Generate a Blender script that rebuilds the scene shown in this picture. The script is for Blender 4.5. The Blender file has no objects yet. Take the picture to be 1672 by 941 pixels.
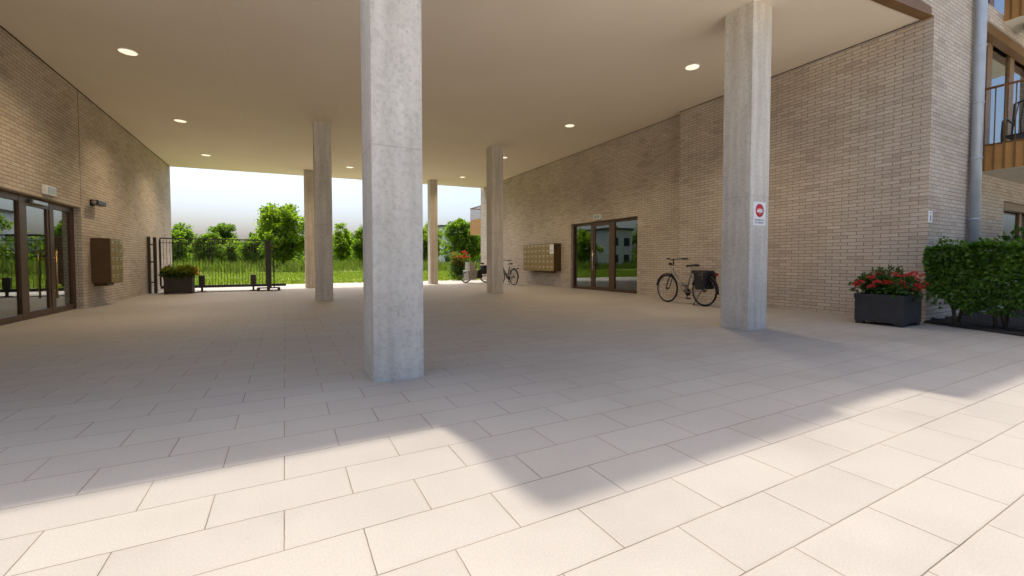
import bpy, bmesh, math, random
import numpy as np
from mathutils import Vector, Matrix
rng = np.random.default_rng(7)
random.seed(7)
S = bpy.context.scene
COL = S.collection
PI = math.pi

# ------------------------------------------------------------------ helpers
class MB:
    """collects shapes; build() links them as ONE mesh object"""
    def __init__(s): s.v = []; s.f = []; s.sm = []
    def add(s, verts, faces, smooth=False):
        n = len(s.v); s.v += [tuple(map(float, p)) for p in verts]
        for f in faces: s.f.append([i + n for i in f]); s.sm.append(smooth)
        return s
    def box(s, x0, x1, y0, y1, z0, z1, b=0.0, M=None):
        if b <= 0:
            v = [(x, y, z) for x in (x0, x1) for y in (y0, y1) for z in (z0, z1)]
            f = [(0,1,3,2),(4,6,7,5),(0,4,5,1),(2,3,7,6),(0,2,6,4),(1,5,7,3)]
        else:
            bm = bmesh.new(); bmesh.ops.create_cube(bm, size=1)
            for q in bm.verts:
                q.co = Vector(((x0+x1)/2 + q.co.x*(x1-x0), (y0+y1)/2 + q.co.y*(y1-y0), (z0+z1)/2 + q.co.z*(z1-z0)))
            bmesh.ops.bevel(bm, geom=bm.edges[:], offset=b, segments=2, affect='EDGES', profile=0.6)
            v = [tuple(q.co) for q in bm.verts]; bm.verts.index_update()
            f = [[q.index for q in fc.verts] for fc in bm.faces]; bm.free()
        if M is not None: v = [tuple(M @ Vector(p)) for p in v]
        return s.add(v, f)
    def tube(s, pts, r, n=8, cap=True, flat=1.0):
        pts = [Vector(p) for p in pts]; rs = r if isinstance(r, (list, tuple)) else [r]*len(pts)
        V = []; F = []; up = None
        for i, p in enumerate(pts):
            a = pts[max(i-1, 0)]; b = pts[min(i+1, len(pts)-1)]; d = (b-a).normalized()
            if up is None: up = Vector((0,0,1)) if abs(d.z) < .9 else Vector((1,0,0))
            x = d.cross(up).normalized(); y = x.cross(d).normalized(); up = y
            for k in range(n):
                t = 2*PI*(k+.5)/n; V.append(p + x*(math.cos(t)*rs[i]) + y*(math.sin(t)*rs[i]*flat))
        for i in range(len(pts)-1):
            for k in range(n):
                F.append((i*n+k, i*n+(k+1) % n, (i+1)*n+(k+1) % n, (i+1)*n+k))
        if cap:
            F.append(tuple(range(n-1, -1, -1))); F.append(tuple((len(pts)-1)*n+k for k in range(n)))
        return s.add(V, F, n > 5)
    def ring(s, c, R, r, axis='x', n=40, m=6, a0=0, a1=2*PI, w=1.0):
        """torus (or an arc of one) in the plane normal to axis"""
        full = abs(a1-a0-2*PI) < 1e-6; N = n if full else n+1
        V = []; F = []
        for i in range(N):
            t = a0+(a1-a0)*i/n
            for k in range(m):
                q = 2*PI*k/m; rr = R+r*math.cos(q); h = r*w*math.sin(q)
                u, v = rr*math.cos(t), rr*math.sin(t)
                p = {'x': (h, u, v), 'y': (u, h, v), 'z': (u, v, h)}[axis]
                V.append((c[0]+p[0], c[1]+p[1], c[2]+p[2]))
        for i in range(n):
            j = (i+1) % N
            for k in range(m): F.append((i*m+k, i*m+(k+1) % m, j*m+(k+1) % m, j*m+k))
        return s.add(V, F, True)
    def disc(s, c, r, h, axis='z', n=28, r2=None):
        d = {'x': (h,0,0), 'y': (0,h,0), 'z': (0,0,h)}[axis]
        return s.tube([c, (c[0]+d[0], c[1]+d[1], c[2]+d[2])], [r, r if r2 is None else r2], n)
    def build(s, name, mat, parent=None, world=True, uv=True, bevel=0):
        me = bpy.data.meshes.new(name); me.from_pydata(s.v, [], s.f); me.update()
        bm = bmesh.new(); bm.from_mesh(me); bmesh.ops.recalc_face_normals(bm, faces=bm.faces[:]); bm.to_mesh(me); bm.free()
        me.polygons.foreach_set('use_smooth', s.sm)
        if uv: box_uv(me)
        me.materials.append(mat)
        o = bpy.data.objects.new(name, me); COL.objects.link(o)
        if parent is not None:
            o.parent = parent
            if world:
                L = root_loc(parent)
                me.transform(Matrix.Translation(-L))
        return o

def root_loc(o):
    L = Vector((0,0,0))
    while o is not None: L += o.location; o = o.parent
    return L

def box_uv(me):
    n = len(me.polygons)
    if n == 0: return
    nl = len(me.loops)
    co = np.empty(len(me.vertices)*3); me.vertices.foreach_get('co', co); co = co.reshape(-1,3)
    li = np.empty(nl, dtype=np.int64); me.loops.foreach_get('vertex_index', li)
    nm = np.empty(n*3); me.polygons.foreach_get('normal', nm); nm = np.abs(nm.reshape(-1,3))
    lt = np.empty(n, dtype=np.int64); me.polygons.foreach_get('loop_total', lt)
    ax = np.repeat(np.argmax(nm, axis=1), lt); c = co[li]
    u = np.where(ax == 0, c[:,1], c[:,0]); v = np.where(ax == 2, c[:,1], c[:,2])
    l = me.uv_layers.new(name='UVMap'); l.data.foreach_set('uv', np.stack([u, v], 1).ravel())

def thing(name, label, cat, loc=(0,0,0), group=None, rz=0):
    o = bpy.data.objects.new(name, None); o.empty_display_size = .2; COL.objects.link(o)
    o.location = loc; o.rotation_euler = (0,0,rz); o['label'] = label; o['category'] = cat
    if group: o['group'] = group
    return o
def tag(o, label, cat, group=None, kind=None):
    if label: o['label'] = label
    if cat: o['category'] = cat
    if group: o['group'] = group
    if kind: o['kind'] = kind
    return o
def base_at(o, loc):
    """moves a mesh object's origin to loc without moving the mesh"""
    o.data.transform(Matrix.Translation(-Vector(loc))); o.location = loc

# leaves -------------------------------------------------------------------
def leaf_mesh(P, D, N, L, W, fold=.25):
    """one folded rhombus per row: base P, direction D, normal N, length L, width W"""
    D = D/np.linalg.norm(D, axis=1, keepdims=True)
    T = np.cross(D, N); T /= (np.linalg.norm(T, axis=1, keepdims=True)+1e-9)
    U = np.cross(T, D)
    L = L[:,None]; W = W[:,None]
    a = P; c = P + D*L - U*L*.12
    m = P + D*L*.5
    b = m + T*W*.5 + U*W*fold; d = m - T*W*.5 + U*W*fold
    V = np.stack([a,b,c,d], 1).reshape(-1,3); n = len(P)
    i = np.arange(n)*4
    F = np.stack([i,i+1,i+2, i,i+2,i+3], 1).reshape(-1,3)
    return V, F
def mesh_np(name, V, F, mat, parent=None, mats=None, mi=None):
    me = bpy.data.meshes.new(name)
    k = F.shape[1]
    me.vertices.add(len(V)); me.vertices.foreach_set('co', np.ascontiguousarray(V, dtype=np.float32).ravel())
    me.loops.add(F.size); me.loops.foreach_set('vertex_index', F.astype(np.int32).ravel())
    me.polygons.add(len(F)); me.polygons.foreach_set('loop_start', np.arange(0, F.size, k, dtype=np.int32))
    me.update(calc_edges=True)
    me.materials.append(mat)
    o = bpy.data.objects.new(name, me); COL.objects.link(o)
    if parent is not None:
        o.parent = parent; me.transform(Matrix.Translation(-root_loc(parent)))
    return o
def rvec(n):
    v = rng.normal(size=(n,3)); return v/np.linalg.norm(v, axis=1, keepdims=True)

# ------------------------------------------------------------------ materials
def mat(name):
    m = bpy.data.materials.new(name); m.use_nodes = True; nt = m.node_tree
    return m, nt, nt.nodes, nt.links, nt.nodes['Principled BSDF']
def rgba(c): return (*c, 1)
def simple(name, c, rough=.5, metal=0, var=.12, scale=6, bump=0, bscale=60, spec=.5):
    m, nt, N, K, B = mat(name)
    B.inputs['Roughness'].default_value = rough; B.inputs['Metallic'].default_value = metal
    B.inputs['Specular IOR Level'].default_value = spec
    tc = N.new('ShaderNodeTexCoord'); no = N.new('ShaderNodeTexNoise'); no.inputs['Scale'].default_value = scale
    no.inputs['Detail'].default_value = 6
    K.new(tc.outputs['Object'], no.inputs['Vector'])
    r = N.new('ShaderNodeValToRGB'); K.new(no.outputs['Fac'], r.inputs['Fac'])
    r.color_ramp.elements[0].position = .3; r.color_ramp.elements[1].position = .7
    r.color_ramp.elements[0].color = rgba([x*(1-var) for x in c]); r.color_ramp.elements[1].color = rgba([min(1, x*(1+var)) for x in c])
    K.new(r.outputs['Color'], B.inputs['Base Color'])
    if bump:
        n2 = N.new('ShaderNodeTexNoise'); n2.inputs['Scale'].default_value = bscale; K.new(tc.outputs['Object'], n2.inputs['Vector'])
        b = N.new('ShaderNodeBump'); b.inputs['Strength'].default_value = bump; b.inputs['Distance'].default_value = .01
        K.new(n2.outputs['Fac'], b.inputs['Height']); K.new(b.outputs['Normal'], B.inputs['Normal'])
    return m

def ramp(N, pts, interp='LINEAR'):
    r = N.new('ShaderNodeValToRGB'); r.color_ramp.interpolation = interp
    e = r.color_ramp.elements
    while len(e) < len(pts): e.new(.5)
    for i, (p, c) in enumerate(pts): e[i].position = p; e[i].color = rgba(c)
    return r
def mixc(N, K, a, b, fac, mode='MIX'):
    x = N.new('ShaderNodeMix'); x.data_type = 'RGBA'; x.blend_type = mode
    for v, s in ((fac, x.inputs[0]), (a, x.inputs[6]), (b, x.inputs[7])):
        if hasattr(v, 'is_output'): K.new(v, s)
        elif isinstance(v, (int, float)): s.default_value = v
        else: s.default_value = rgba(v)
    return x.outputs[2]

def brick_mat():
    m, nt, N, K, B = mat('brick')
    uv = N.new('ShaderNodeUVMap')
    nz = N.new('ShaderNodeTexNoise'); nz.inputs['Scale'].default_value = 9; nz.inputs['Detail'].default_value = 3
    K.new(uv.outputs['UV'], nz.inputs['Vector'])
    off = N.new('ShaderNodeVectorMath'); off.operation = 'MULTIPLY_ADD'
    K.new(nz.outputs['Color'], off.inputs[0]); off.inputs[1].default_value = (.010,.008,0); K.new(uv.outputs['UV'], off.inputs[2])
    br = N.new('ShaderNodeTexBrick'); K.new(off.outputs[0], br.inputs['Vector'])
    br.inputs['Scale'].default_value = 1; br.inputs['Brick Width'].default_value = .252; br.inputs['Row Height'].default_value = .0655
    br.inputs['Mortar Size'].default_value = .0046; br.inputs['Mortar Smooth'].default_value = .25
    br.offset = .45; br.offset_frequency = 2; br.squash = 1.0
    br.inputs['Color1'].default_value = (0,0,0,1); br.inputs['Color2'].default_value = (1,1,1,1); br.inputs['Bias'].default_value = 0
    rp = ramp(N, [(0,(.48,.40,.325)),(.2,(.555,.475,.385)),(.45,(.60,.52,.43)),(.65,(.55,.465,.372)),(.85,(.625,.555,.462)),(1,(.52,.455,.38))])
    K.new(br.outputs['Color'], rp.inputs['Fac'])
    n2 = N.new('ShaderNodeTexNoise'); n2.inputs['Scale'].default_value = 45; n2.inputs['Detail'].default_value = 8; n2.inputs['Roughness'].default_value = .7
    K.new(uv.outputs['UV'], n2.inputs['Vector'])
    r2 = ramp(N, [(.3,(.72,.71,.70)),(.65,(1.12,1.12,1.12))]); K.new(n2.outputs['Fac'], r2.inputs['Fac'])
    c = mixc(N, K, rp.outputs['Color'], r2.outputs['Color'], 1.0, 'MULTIPLY')
    n3 = N.new('ShaderNodeTexNoise'); n3.inputs['Scale'].default_value = .8; n3.inputs['Detail'].default_value = 3; K.new(uv.outputs['UV'], n3.inputs['Vector'])
    r3 = ramp(N, [(.3,(.86,.84,.82)),(.7,(1.06,1.06,1.06))]); K.new(n3.outputs['Fac'], r3.inputs['Fac'])
    c = mixc(N, K, c, r3.outputs['Color'], 1.0, 'MULTIPLY')
    c = mixc(N, K, c, (.215,.175,.14), br.outputs['Fac'])
    K.new(c, B.inputs['Base Color']); B.inputs['Roughness'].default_value = .88; B.inputs['Specular IOR Level'].default_value = .25
    h = N.new('ShaderNodeMath'); h.operation = 'MULTIPLY_ADD'; K.new(br.outputs['Fac'], h.inputs[0]); h.inputs[1].default_value = -1
    h2 = N.new('ShaderNodeMath'); h2.operation = 'MULTIPLY'; K.new(n2.outputs['Fac'], h2.inputs[0]); h2.inputs[1].default_value = .35
    K.new(h2.outputs[0], h.inputs[2])
    b = N.new('ShaderNodeBump'); b.inputs['Strength'].default_value = .8; b.inputs['Distance'].default_value = .008
    K.new(h.outputs[0], b.inputs['Height']); K.new(b.outputs['Normal'], B.inputs['Normal'])
    return m

def paving_mat():
    m, nt, N, K, B = mat('paving')
    tc = N.new('ShaderNodeTexCoord')
    mp = N.new('ShaderNodeMapping'); K.new(tc.outputs['Object'], mp.inputs['Vector']); mp.inputs['Location'].default_value = (.015, -1.925+.272*60, 0)
    nzj = N.new('ShaderNodeTexNoise'); nzj.inputs['Scale'].default_value = 25; nzj.inputs['Detail'].default_value = 4
    K.new(tc.outputs['Object'], nzj.inputs['Vector'])
    off = N.new('ShaderNodeVectorMath'); off.operation = 'MULTIPLY_ADD'
    K.new(nzj.outputs['Color'], off.inputs[0]); off.inputs[1].default_value = (.0035,.0035,0); K.new(mp.outputs[0], off.inputs[2])
    def bt(ms, sm):
        br = N.new('ShaderNodeTexBrick'); K.new(off.outputs[0], br.inputs['Vector'])
        br.inputs['Scale'].default_value = 1; br.inputs['Brick Width'].default_value = .526; br.inputs['Row Height'].default_value = .272
        br.inputs['Mortar Size'].default_value = ms; br.inputs['Mortar Smooth'].default_value = sm
        br.offset = .5; br.offset_frequency = 2; br.squash = 1
        br.inputs['Color1'].default_value = (0,0,0,1); br.inputs['Color2'].default_value = (1,1,1,1)
        return br
    br = bt(.0023, .2); bw = bt(.012, 1.0)
    rp = ramp(N, [(0,(.350,.317,.272)),(.3,(.368,.334,.286)),(.6,(.359,.326,.279)),(1,(.380,.345,.295))])
    K.new(br.outputs['Color'], rp.inputs['Fac'])
    n1 = N.new('ShaderNodeTexNoise'); n1.inputs['Scale'].default_value = 1.1; n1.inputs['Detail'].default_value = 6; n1.inputs['Roughness'].default_value = .62
    K.new(tc.outputs['Object'], n1.inputs['Vector'])
    r1 = ramp(N, [(.28,(.88,.875,.87)),(.5,(.98,.98,.98)),(.75,(1.05,1.045,1.04))]); K.new(n1.outputs['Fac'], r1.inputs['Fac'])
    n2 = N.new('ShaderNodeTexNoise'); n2.inputs['Scale'].default_value = 130; n2.inputs['Detail'].default_value = 4; n2.inputs['Roughness'].default_value = .8
    K.new(tc.outputs['Object'], n2.inputs['Vector'])
    r2 = ramp(N, [(.3,(.86,.86,.86)),(.7,(1.1,1.1,1.1))]); K.new(n2.outputs['Fac'], r2.inputs['Fac'])
    c = mixc(N, K, rp.outputs['Color'], r1.outputs['Color'], 1.0, 'MULTIPLY')
    c = mixc(N, K, c, r2.outputs['Color'], 1.0, 'MULTIPLY')
    # dark lichen-like specks and a few stains
    vo = N.new('ShaderNodeTexNoise'); vo.inputs['Scale'].default_value = 17; vo.inputs['Detail'].default_value = 5; K.new(tc.outputs['Object'], vo.inputs['Vector'])
    rs = ramp(N, [(.69,(0,0,0)),(.76,(1,1,1))]); K.new(vo.outputs['Fac'], rs.inputs['Fac'])
    fa = N.new('ShaderNodeMath'); fa.operation = 'MULTIPLY'; K.new(rs.outputs['Color'], fa.inputs[0]); fa.inputs[1].default_value = .35
    c = mixc(N, K, c, (.27,.24,.21), fa.outputs[0])
    nj = N.new('ShaderNodeTexNoise'); nj.inputs['Scale'].default_value = 2.3; K.new(tc.outputs['Object'], nj.inputs['Vector'])
    rj = ramp(N, [(.35,(.10,.08,.06)),(.65,(.21,.165,.12))]); K.new(nj.outputs['Fac'], rj.inputs['Fac'])
    c = mixc(N, K, c, rj.outputs['Color'], br.outputs['Fac'])
    K.new(c, B.inputs['Base Color']); B.inputs['Specular IOR Level'].default_value = .35
    rr = ramp(N, [(.3,(.55,.55,.55)),(.7,(.78,.78,.78))]); K.new(n1.outputs['Fac'], rr.inputs['Fac']); K.new(rr.outputs['Color'], B.inputs['Roughness'])
    h = N.new('ShaderNodeMath'); h.operation = 'MULTIPLY_ADD'; K.new(bw.outputs['Fac'], h.inputs[0]); h.inputs[1].default_value = -.8
    h2 = N.new('ShaderNodeMath'); h2.operation = 'MULTIPLY'; K.new(n2.outputs['Fac'], h2.inputs[0]); h2.inputs[1].default_value = .3
    K.new(h2.outputs[0], h.inputs[2])
    b = N.new('ShaderNodeBump'); b.inputs['Strength'].default_value = .5; b.inputs['Distance'].default_value = .003
    K.new(h.outputs[0], b.inputs['Height']); K.new(b.outputs['Normal'], B.inputs['Normal'])
    return m

def concrete_mat():
    m, nt, N, K, B = mat('concrete')
    tc = N.new('ShaderNodeTexCoord')
    n1 = N.new('ShaderNodeTexNoise'); n1.inputs['Scale'].default_value = 2.2; n1.inputs['Detail'].default_value = 8; n1.inputs['Roughness'].default_value = .65
    K.new(tc.outputs['Object'], n1.inputs['Vector'])
    rp = ramp(N, [(.25,(.52,.472,.405)),(.5,(.60,.55,.475)),(.75,(.66,.61,.53))]); K.new(n1.outputs['Fac'], rp.inputs['Fac'])
    mp = N.new('ShaderNodeMapping'); mp.inputs['Scale'].default_value = (9,9,.7); K.new(tc.outputs['Object'], mp.inputs['Vector'])
    n2 = N.new('ShaderNodeTexNoise'); n2.inputs['Scale'].default_value = 1; n2.inputs['Detail'].default_value = 6; K.new(mp.outputs[0], n2.inputs['Vector'])
    r2 = ramp(N, [(.3,(.84,.83,.81)),(.65,(1.06,1.06,1.06))]); K.new(n2.outputs['Fac'], r2.inputs['Fac'])
    c = mixc(N, K, rp.outputs['Color'], r2.outputs['Color'], 1.0, 'MULTIPLY')
    n3 = N.new('ShaderNodeTexNoise'); n3.inputs['Scale'].default_value = 26; n3.inputs['Detail'].default_value = 8; n3.inputs['Roughness'].default_value = .7; K.new(tc.outputs['Object'], n3.inputs['Vector'])
    r3 = ramp(N, [(.32,(.80,.79,.77)),(.5,(1,1,1)),(.7,(1.07,1.07,1.06))]); K.new(n3.outputs['Fac'], r3.inputs['Fac'])
    c = mixc(N, K, c, r3.outputs['Color'], 1.0, 'MULTIPLY')
    # bug holes
    vo = N.new('ShaderNodeTexVoronoi'); vo.inputs['Scale'].default_value = 34; vo.inputs['Randomness'].default_value = 1; K.new(tc.outputs['Object'], vo.inputs['Vector'])
    sz = N.new('ShaderNodeSeparateColor'); K.new(vo.outputs['Color'], sz.inputs[0])
    pw = N.new('ShaderNodeMath'); pw.operation = 'POWER'; K.new(sz.outputs[0], pw.inputs[0]); pw.inputs[1].default_value = 2.6
    ml = N.new('ShaderNodeMath'); ml.operation = 'MULTIPLY'; K.new(pw.outputs[0], ml.inputs[0]); ml.inputs[1].default_value = .21
    lt = N.new('ShaderNodeMath'); lt.operation = 'LESS_THAN'; K.new(vo.outputs['Distance'], lt.inputs[0]); K.new(ml.outputs[0], lt.inputs[1])
    f = N.new('ShaderNodeMath'); f.operation = 'MULTIPLY'; K.new(lt.outputs[0], f.inputs[0]); f.inputs[1].default_value = .45
    c = mixc(N, K, c, (.27,.25,.215), f.outputs[0])
    # formwork joint line near 1.96 m and 3.9 m
    sp = N.new('ShaderNodeSeparateXYZ'); K.new(tc.outputs['Object'], sp.inputs[0])
    md = N.new('ShaderNodeMath'); md.operation = 'PINGPONG'; K.new(sp.outputs[2], md.inputs[0]); md.inputs[1].default_value = 1.96
    sb = N.new('ShaderNodeMath'); sb.operation = 'GREATER_THAN'; K.new(md.outputs[0], sb.inputs[0]); sb.inputs[1].default_value = 1.9555
    f2 = N.new('ShaderNodeMath'); f2.operation = 'MULTIPLY'; K.new(sb.outputs[0], f2.inputs[0]); f2.inputs[1].default_value = .3
    c = mixc(N, K, c, (.2,.19,.175), f2.outputs[0])
    K.new(c, B.inputs['Base Color']); B.inputs['Roughness'].default_value = .8; B.inputs['Specular IOR Level'].default_value = .3
    h = N.new('ShaderNodeMath'); h.operation = 'MULTIPLY_ADD'; K.new(lt.outputs[0], h.inputs[0]); h.inputs[1].default_value = -.8; K.new(n3.outputs['Fac'], h.inputs[2])
    b = N.new('ShaderNodeBump'); b.inputs['Strength'].default_value = .35; b.inputs['Distance'].default_value = .006
    K.new(h.outputs[0], b.inputs['Height']); K.new(b.outputs['Normal'], B.inputs['Normal'])
    return m

def plaster_mat():
    m, nt, N, K, B = mat('plaster')
    tc = N.new('ShaderNodeTexCoord')
    n1 = N.new('ShaderNodeTexNoise'); n1.inputs['Scale'].default_value = .55; n1.inputs['Detail'].default_value = 5; K.new(tc.outputs['Object'], n1.inputs['Vector'])
    rp = ramp(N, [(.3,(.79,.69,.555)),(.7,(.83,.735,.60))]); K.new(n1.outputs['Fac'], rp.inputs['Fac'])
    br = N.new('ShaderNodeTexBrick'); K.new(tc.outputs['Object'], br.inputs['Vector'])
    br.inputs['Scale'].default_value = 1; br.inputs['Brick Width'].default_value = 1.9; br.inputs['Row Height'].default_value = 14; br.inputs['Mortar Size'].default_value = .004
    br.offset = 0
    f = N.new('ShaderNodeMath'); f.operation = 'MULTIPLY'; K.new(br.outputs['Fac'], f.inputs[0]); f.inputs[1].default_value = .18
    c = mixc(N, K, rp.outputs['Color'], (.42,.36,.28), f.outputs[0])
    K.new(c, B.inputs['Base Color']); B.inputs['Roughness'].default_value = .75; B.inputs['Specular IOR Level'].default_value = .25
    n2 = N.new('ShaderNodeTexNoise'); n2.inputs['Scale'].default_value = 220; K.new(tc.outputs['Object'], n2.inputs['Vector'])
    b = N.new('ShaderNodeBump'); b.inputs['Strength'].default_value = .12; b.inputs['Distance'].default_value = .004
    K.new(n2.outputs['Fac'], b.inputs['Height']); K.new(b.outputs['Normal'], B.inputs['Normal'])
    return m

def glass_mat(tint=(.55,.62,.58), f0=.08, k=.80, p=2.4):
    m = bpy.data.materials.new('glass'); m.use_nodes = True; nt = m.node_tree; N = nt.nodes; K = nt.links; N.clear()
    out = N.new('ShaderNodeOutputMaterial'); mx = N.new('ShaderNodeMixShader'); K.new(mx.outputs[0], out.inputs[0])
    tr = N.new('ShaderNodeBsdfTransparent'); tr.inputs[0].default_value = rgba(tint)
    gl = N.new('ShaderNodeBsdfGlossy'); gl.inputs['Roughness'].default_value = .0; gl.inputs[0].default_value = (.93,.96,.95,1)
    lw = N.new('ShaderNodeLayerWeight'); lw.inputs[0].default_value = .5
    pw = N.new('ShaderNodeMath'); pw.operation = 'POWER'; K.new(lw.outputs['Facing'], pw.inputs[0]); pw.inputs[1].default_value = p
    ma = N.new('ShaderNodeMath'); ma.operation = 'MULTIPLY_ADD'; ma.use_clamp = True; K.new(pw.outputs[0], ma.inputs[0]); ma.inputs[1].default_value = k; ma.inputs[2].default_value = f0
    K.new(ma.outputs[0], mx.inputs[0]); K.new(tr.outputs[0], mx.inputs[1]); K.new(gl.outputs[0], mx.inputs[2])
    # a whisper of float-glass waviness
    no = N.new('ShaderNodeTexNoise'); no.inputs['Scale'].default_value = .9; tc = N.new('ShaderNodeTexCoord'); K.new(tc.outputs['Object'], no.inputs['Vector'])
    b = N.new('ShaderNodeBump'); b.inputs['Strength'].default_value = .05; b.inputs['Distance'].default_value = .02
    K.new(no.outputs['Fac'], b.inputs['Height']); K.new(b.outputs['Normal'], gl.inputs['Normal'])
    return m

def leaf_mat(name, cols, trans=.45, rough=.55):
    m = bpy.data.materials.new(name); m.use_nodes = True; nt = m.node_tree; N = nt.nodes; K = nt.links; N.clear()
    out = N.new('ShaderNodeOutputMaterial')
    ge = N.new('ShaderNodeNewGeometry')
    rp = ramp(N, [(i/(len(cols)-1), c) for i, c in enumerate(cols)]); K.new(ge.outputs['Random Per Island'], rp.inputs['Fac'])
    d = N.new('ShaderNodeBsdfPrincipled'); K.new(rp.outputs[0], d.inputs['Base Color']); d.inputs['Roughness'].default_value = rough; d.inputs['Specular IOR Level'].default_value = .35
    t = N.new('ShaderNodeBsdfTranslucent')
    tcol = mixc(N, K, rp.outputs[0], (.75,1.0,.25), 1.0, 'MULTIPLY')
    br = N.new('ShaderNodeVectorMath'); br.operation = 'SCALE'; K.new(tcol, br.inputs[0]); br.inputs['Scale'].default_value = 1.8
    K.new(br.outputs[0], t.inputs[0])
    mx = N.new('ShaderNodeMixShader'); mx.inputs[0].default_value = trans; K.new(d.outputs[0], mx.inputs[1]); K.new(t.outputs[0], mx.inputs[2])
    K.new(mx.outputs[0], out.inputs[0])
    return m

def grass_mat():
    m, nt, N, K, B = mat('grass')
    tc = N.new('ShaderNodeTexCoord')
    n1 = N.new('ShaderNodeTexNoise'); n1.inputs['Scale'].default_value = .35; n1.inputs['Detail'].default_value = 8; K.new(tc.outputs['Object'], n1.inputs['Vector'])
    rp = ramp(N, [(.3,(.09,.13,.012)),(.5,(.14,.18,.018)),(.7,(.19,.21,.035))]); K.new(n1.outputs['Fac'], rp.inputs['Fac'])
    K.new(rp.outputs[0], B.inputs['Base Color']); B.inputs['Roughness'].default_value = .9; B.inputs['Specular IOR Level'].default_value = .1
    return m

def emit_mat(name, c, s):
    m, nt, N, K, B = mat(name); B.inputs['Base Color'].default_value = rgba((.8,.8,.8))
    B.inputs['Emission Color'].default_value = rgba(c); B.inputs['Emission Strength'].default_value = s
    return m

BRICK = brick_mat(); PAVING = paving_mat(); CONC = concrete_mat(); PLASTER = plaster_mat()
GLASS = glass_mat(); WGLASS = glass_mat((.55,.6,.6), .10, .8, 3.0)
BRONZE = simple('bronze_frame', (.105,.055,.026), .38, .55, .15, 9)
DARKBRONZE = simple('dark_bronze', (.05,.028,.015), .45, .4, .2, 7)
BRASS = simple('brass', (.42,.27,.12), .3, .9, .1, 20)
MAILB = simple('mailbox_bronze', (.30,.195,.062), .42, .45, .14, 8)
MAILD = simple('mailbox_side', (.11,.062,.021), .5, .35, .15, 5)
NICKEL = simple('nickel', (.62,.55,.42), .3, .8, .08, 30)
BLACK = simple('black_metal', (.016,.015,.014), .42, .2, .2, 12)
GATEM = simple('gate_metal', (.055,.045,.037), .45, .3, .2, 12)
RUBBER = simple('rubber', (.013,.013,.013), .85, 0, .15, 20)
STEEL = simple('steel', (.42,.42,.41), .3, .9, .08, 20)
SILVER = simple('silver_paint', (.26,.25,.24), .35, .6, .08, 20)
PLANTER = simple('planter_grey', (.030,.031,.034), .5, .1, .18, 5, .1, 40)
PLANTERB = simple('planter_brown', (.035,.026,.020), .55, .1, .18, 5)
SOIL = simple('soil', (.016,.012,.009), .95, 0, .4, 14, .8, 30)
ZINC = simple('zinc', (.40,.44,.48), .45, .2, .10, 3)
CORTEN = simple('copper_panel', (.46,.225,.06), .5, .25, .14, 4)
CORTEND = simple('brown_trim', (.20,.10,.032), .5, .25, .14, 4)
WOOD = simple('wood_rail', (.26,.11,.038), .5, 0, .25, 18)
TIMBER = simple('timber_frame', (.21,.115,.045), .5, 0, .2, 10)
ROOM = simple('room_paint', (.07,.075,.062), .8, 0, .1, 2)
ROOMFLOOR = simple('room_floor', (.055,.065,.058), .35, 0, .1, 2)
CURTAIN = simple('curtain', (.26,.26,.15), .8, 0, .15, 4)
WHITE = simple('white_plastic', (.72,.72,.69), .45, 0, .04, 10)
SIGNW = simple('sign_white', (.80,.79,.78), .45, 0, .03, 10)
SIGNR = simple('sign_red', (.62,.025,.022), .4, 0, .05, 10)
SIGNK = simple('sign_ink', (.10,.10,.105), .6, 0, .1, 30)
PALEC = simple('balcony_soffit', (.62,.58,.47), .8, 0, .06, 2)
EXITG = simple('exit_panel', (.30,.37,.31), .3, 0, .05, 10)
GREYBOX = simple('grey_box', (.30,.285,.25), .6, 0, .08, 10)
REDL = simple('red_lens', (.25,.012,.012), .25, 0, .1, 10)
BAG = simple('bag_fabric', (.014,.014,.015), .75, 0, .3, 25, .3, 60)
BARK = simple('bark', (.085,.062,.042), .9, 0, .3, 12, .6, 25)
RENDER_W = simple('house_render', (.70,.68,.63), .85, 0, .08, 1)
ROOFM = simple('house_roof', (.12,.10,.09), .8, 0, .15, 2)
WINDARK = simple('house_glass', (.03,.035,.04), .15, 0, .1, 2)
BOUNCEPAVE = simple('bounce_paving', (.70,.655,.58), .8, 0, .06, 3, .2, 60)
GRASS = grass_mat()
LAMPM = emit_mat('lamp_lens', (1,.83,.60), .5)
LEAF_TREE = leaf_mat('leaf_tree', [(.13,.17,.02),(.19,.235,.026),(.25,.29,.04)], .6)
LEAF_TREE2 = leaf_mat('leaf_tree_dark', [(.09,.135,.02),(.135,.18,.025),(.18,.225,.034)], .6)
LEAF_TREE3 = leaf_mat('leaf_tree_grey', [(.12,.16,.04),(.165,.21,.05),(.21,.25,.07)], .6)
LEAF_HEDGE = leaf_mat('leaf_hedge', [(.03,.075,.010),(.055,.125,.014),(.085,.17,.018),(.14,.225,.028)], .4, .42)
LEAF_POT = leaf_mat('leaf_pot', [(.025,.06,.012),(.05,.095,.018),(.085,.14,.03)], .35)
LEAF_YEL = leaf_mat('leaf_yellow', [(.09,.12,.012),(.14,.16,.02),(.17,.12,.03)], .4)
PETAL = leaf_mat('petal_red', [(.48,.02,.025),(.60,.035,.04),(.66,.07,.07)], .25)
PETALO = leaf_mat('petal_orange', [(.42,.06,.03),(.5,.14,.05),(.4,.05,.05)], .25)
BLADE = leaf_mat('grass_blade', [(.14,.18,.018),(.19,.225,.022),(.24,.255,.04)], .4)
BLADET = leaf_mat('tall_grass_blade', [(.11,.15,.022),(.17,.20,.04),(.26,.25,.085)], .4)

# ------------------------------------------------------------------ ceiling height
def zc(x): return 4.5505 - .00357*x + .00556*x*x

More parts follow.
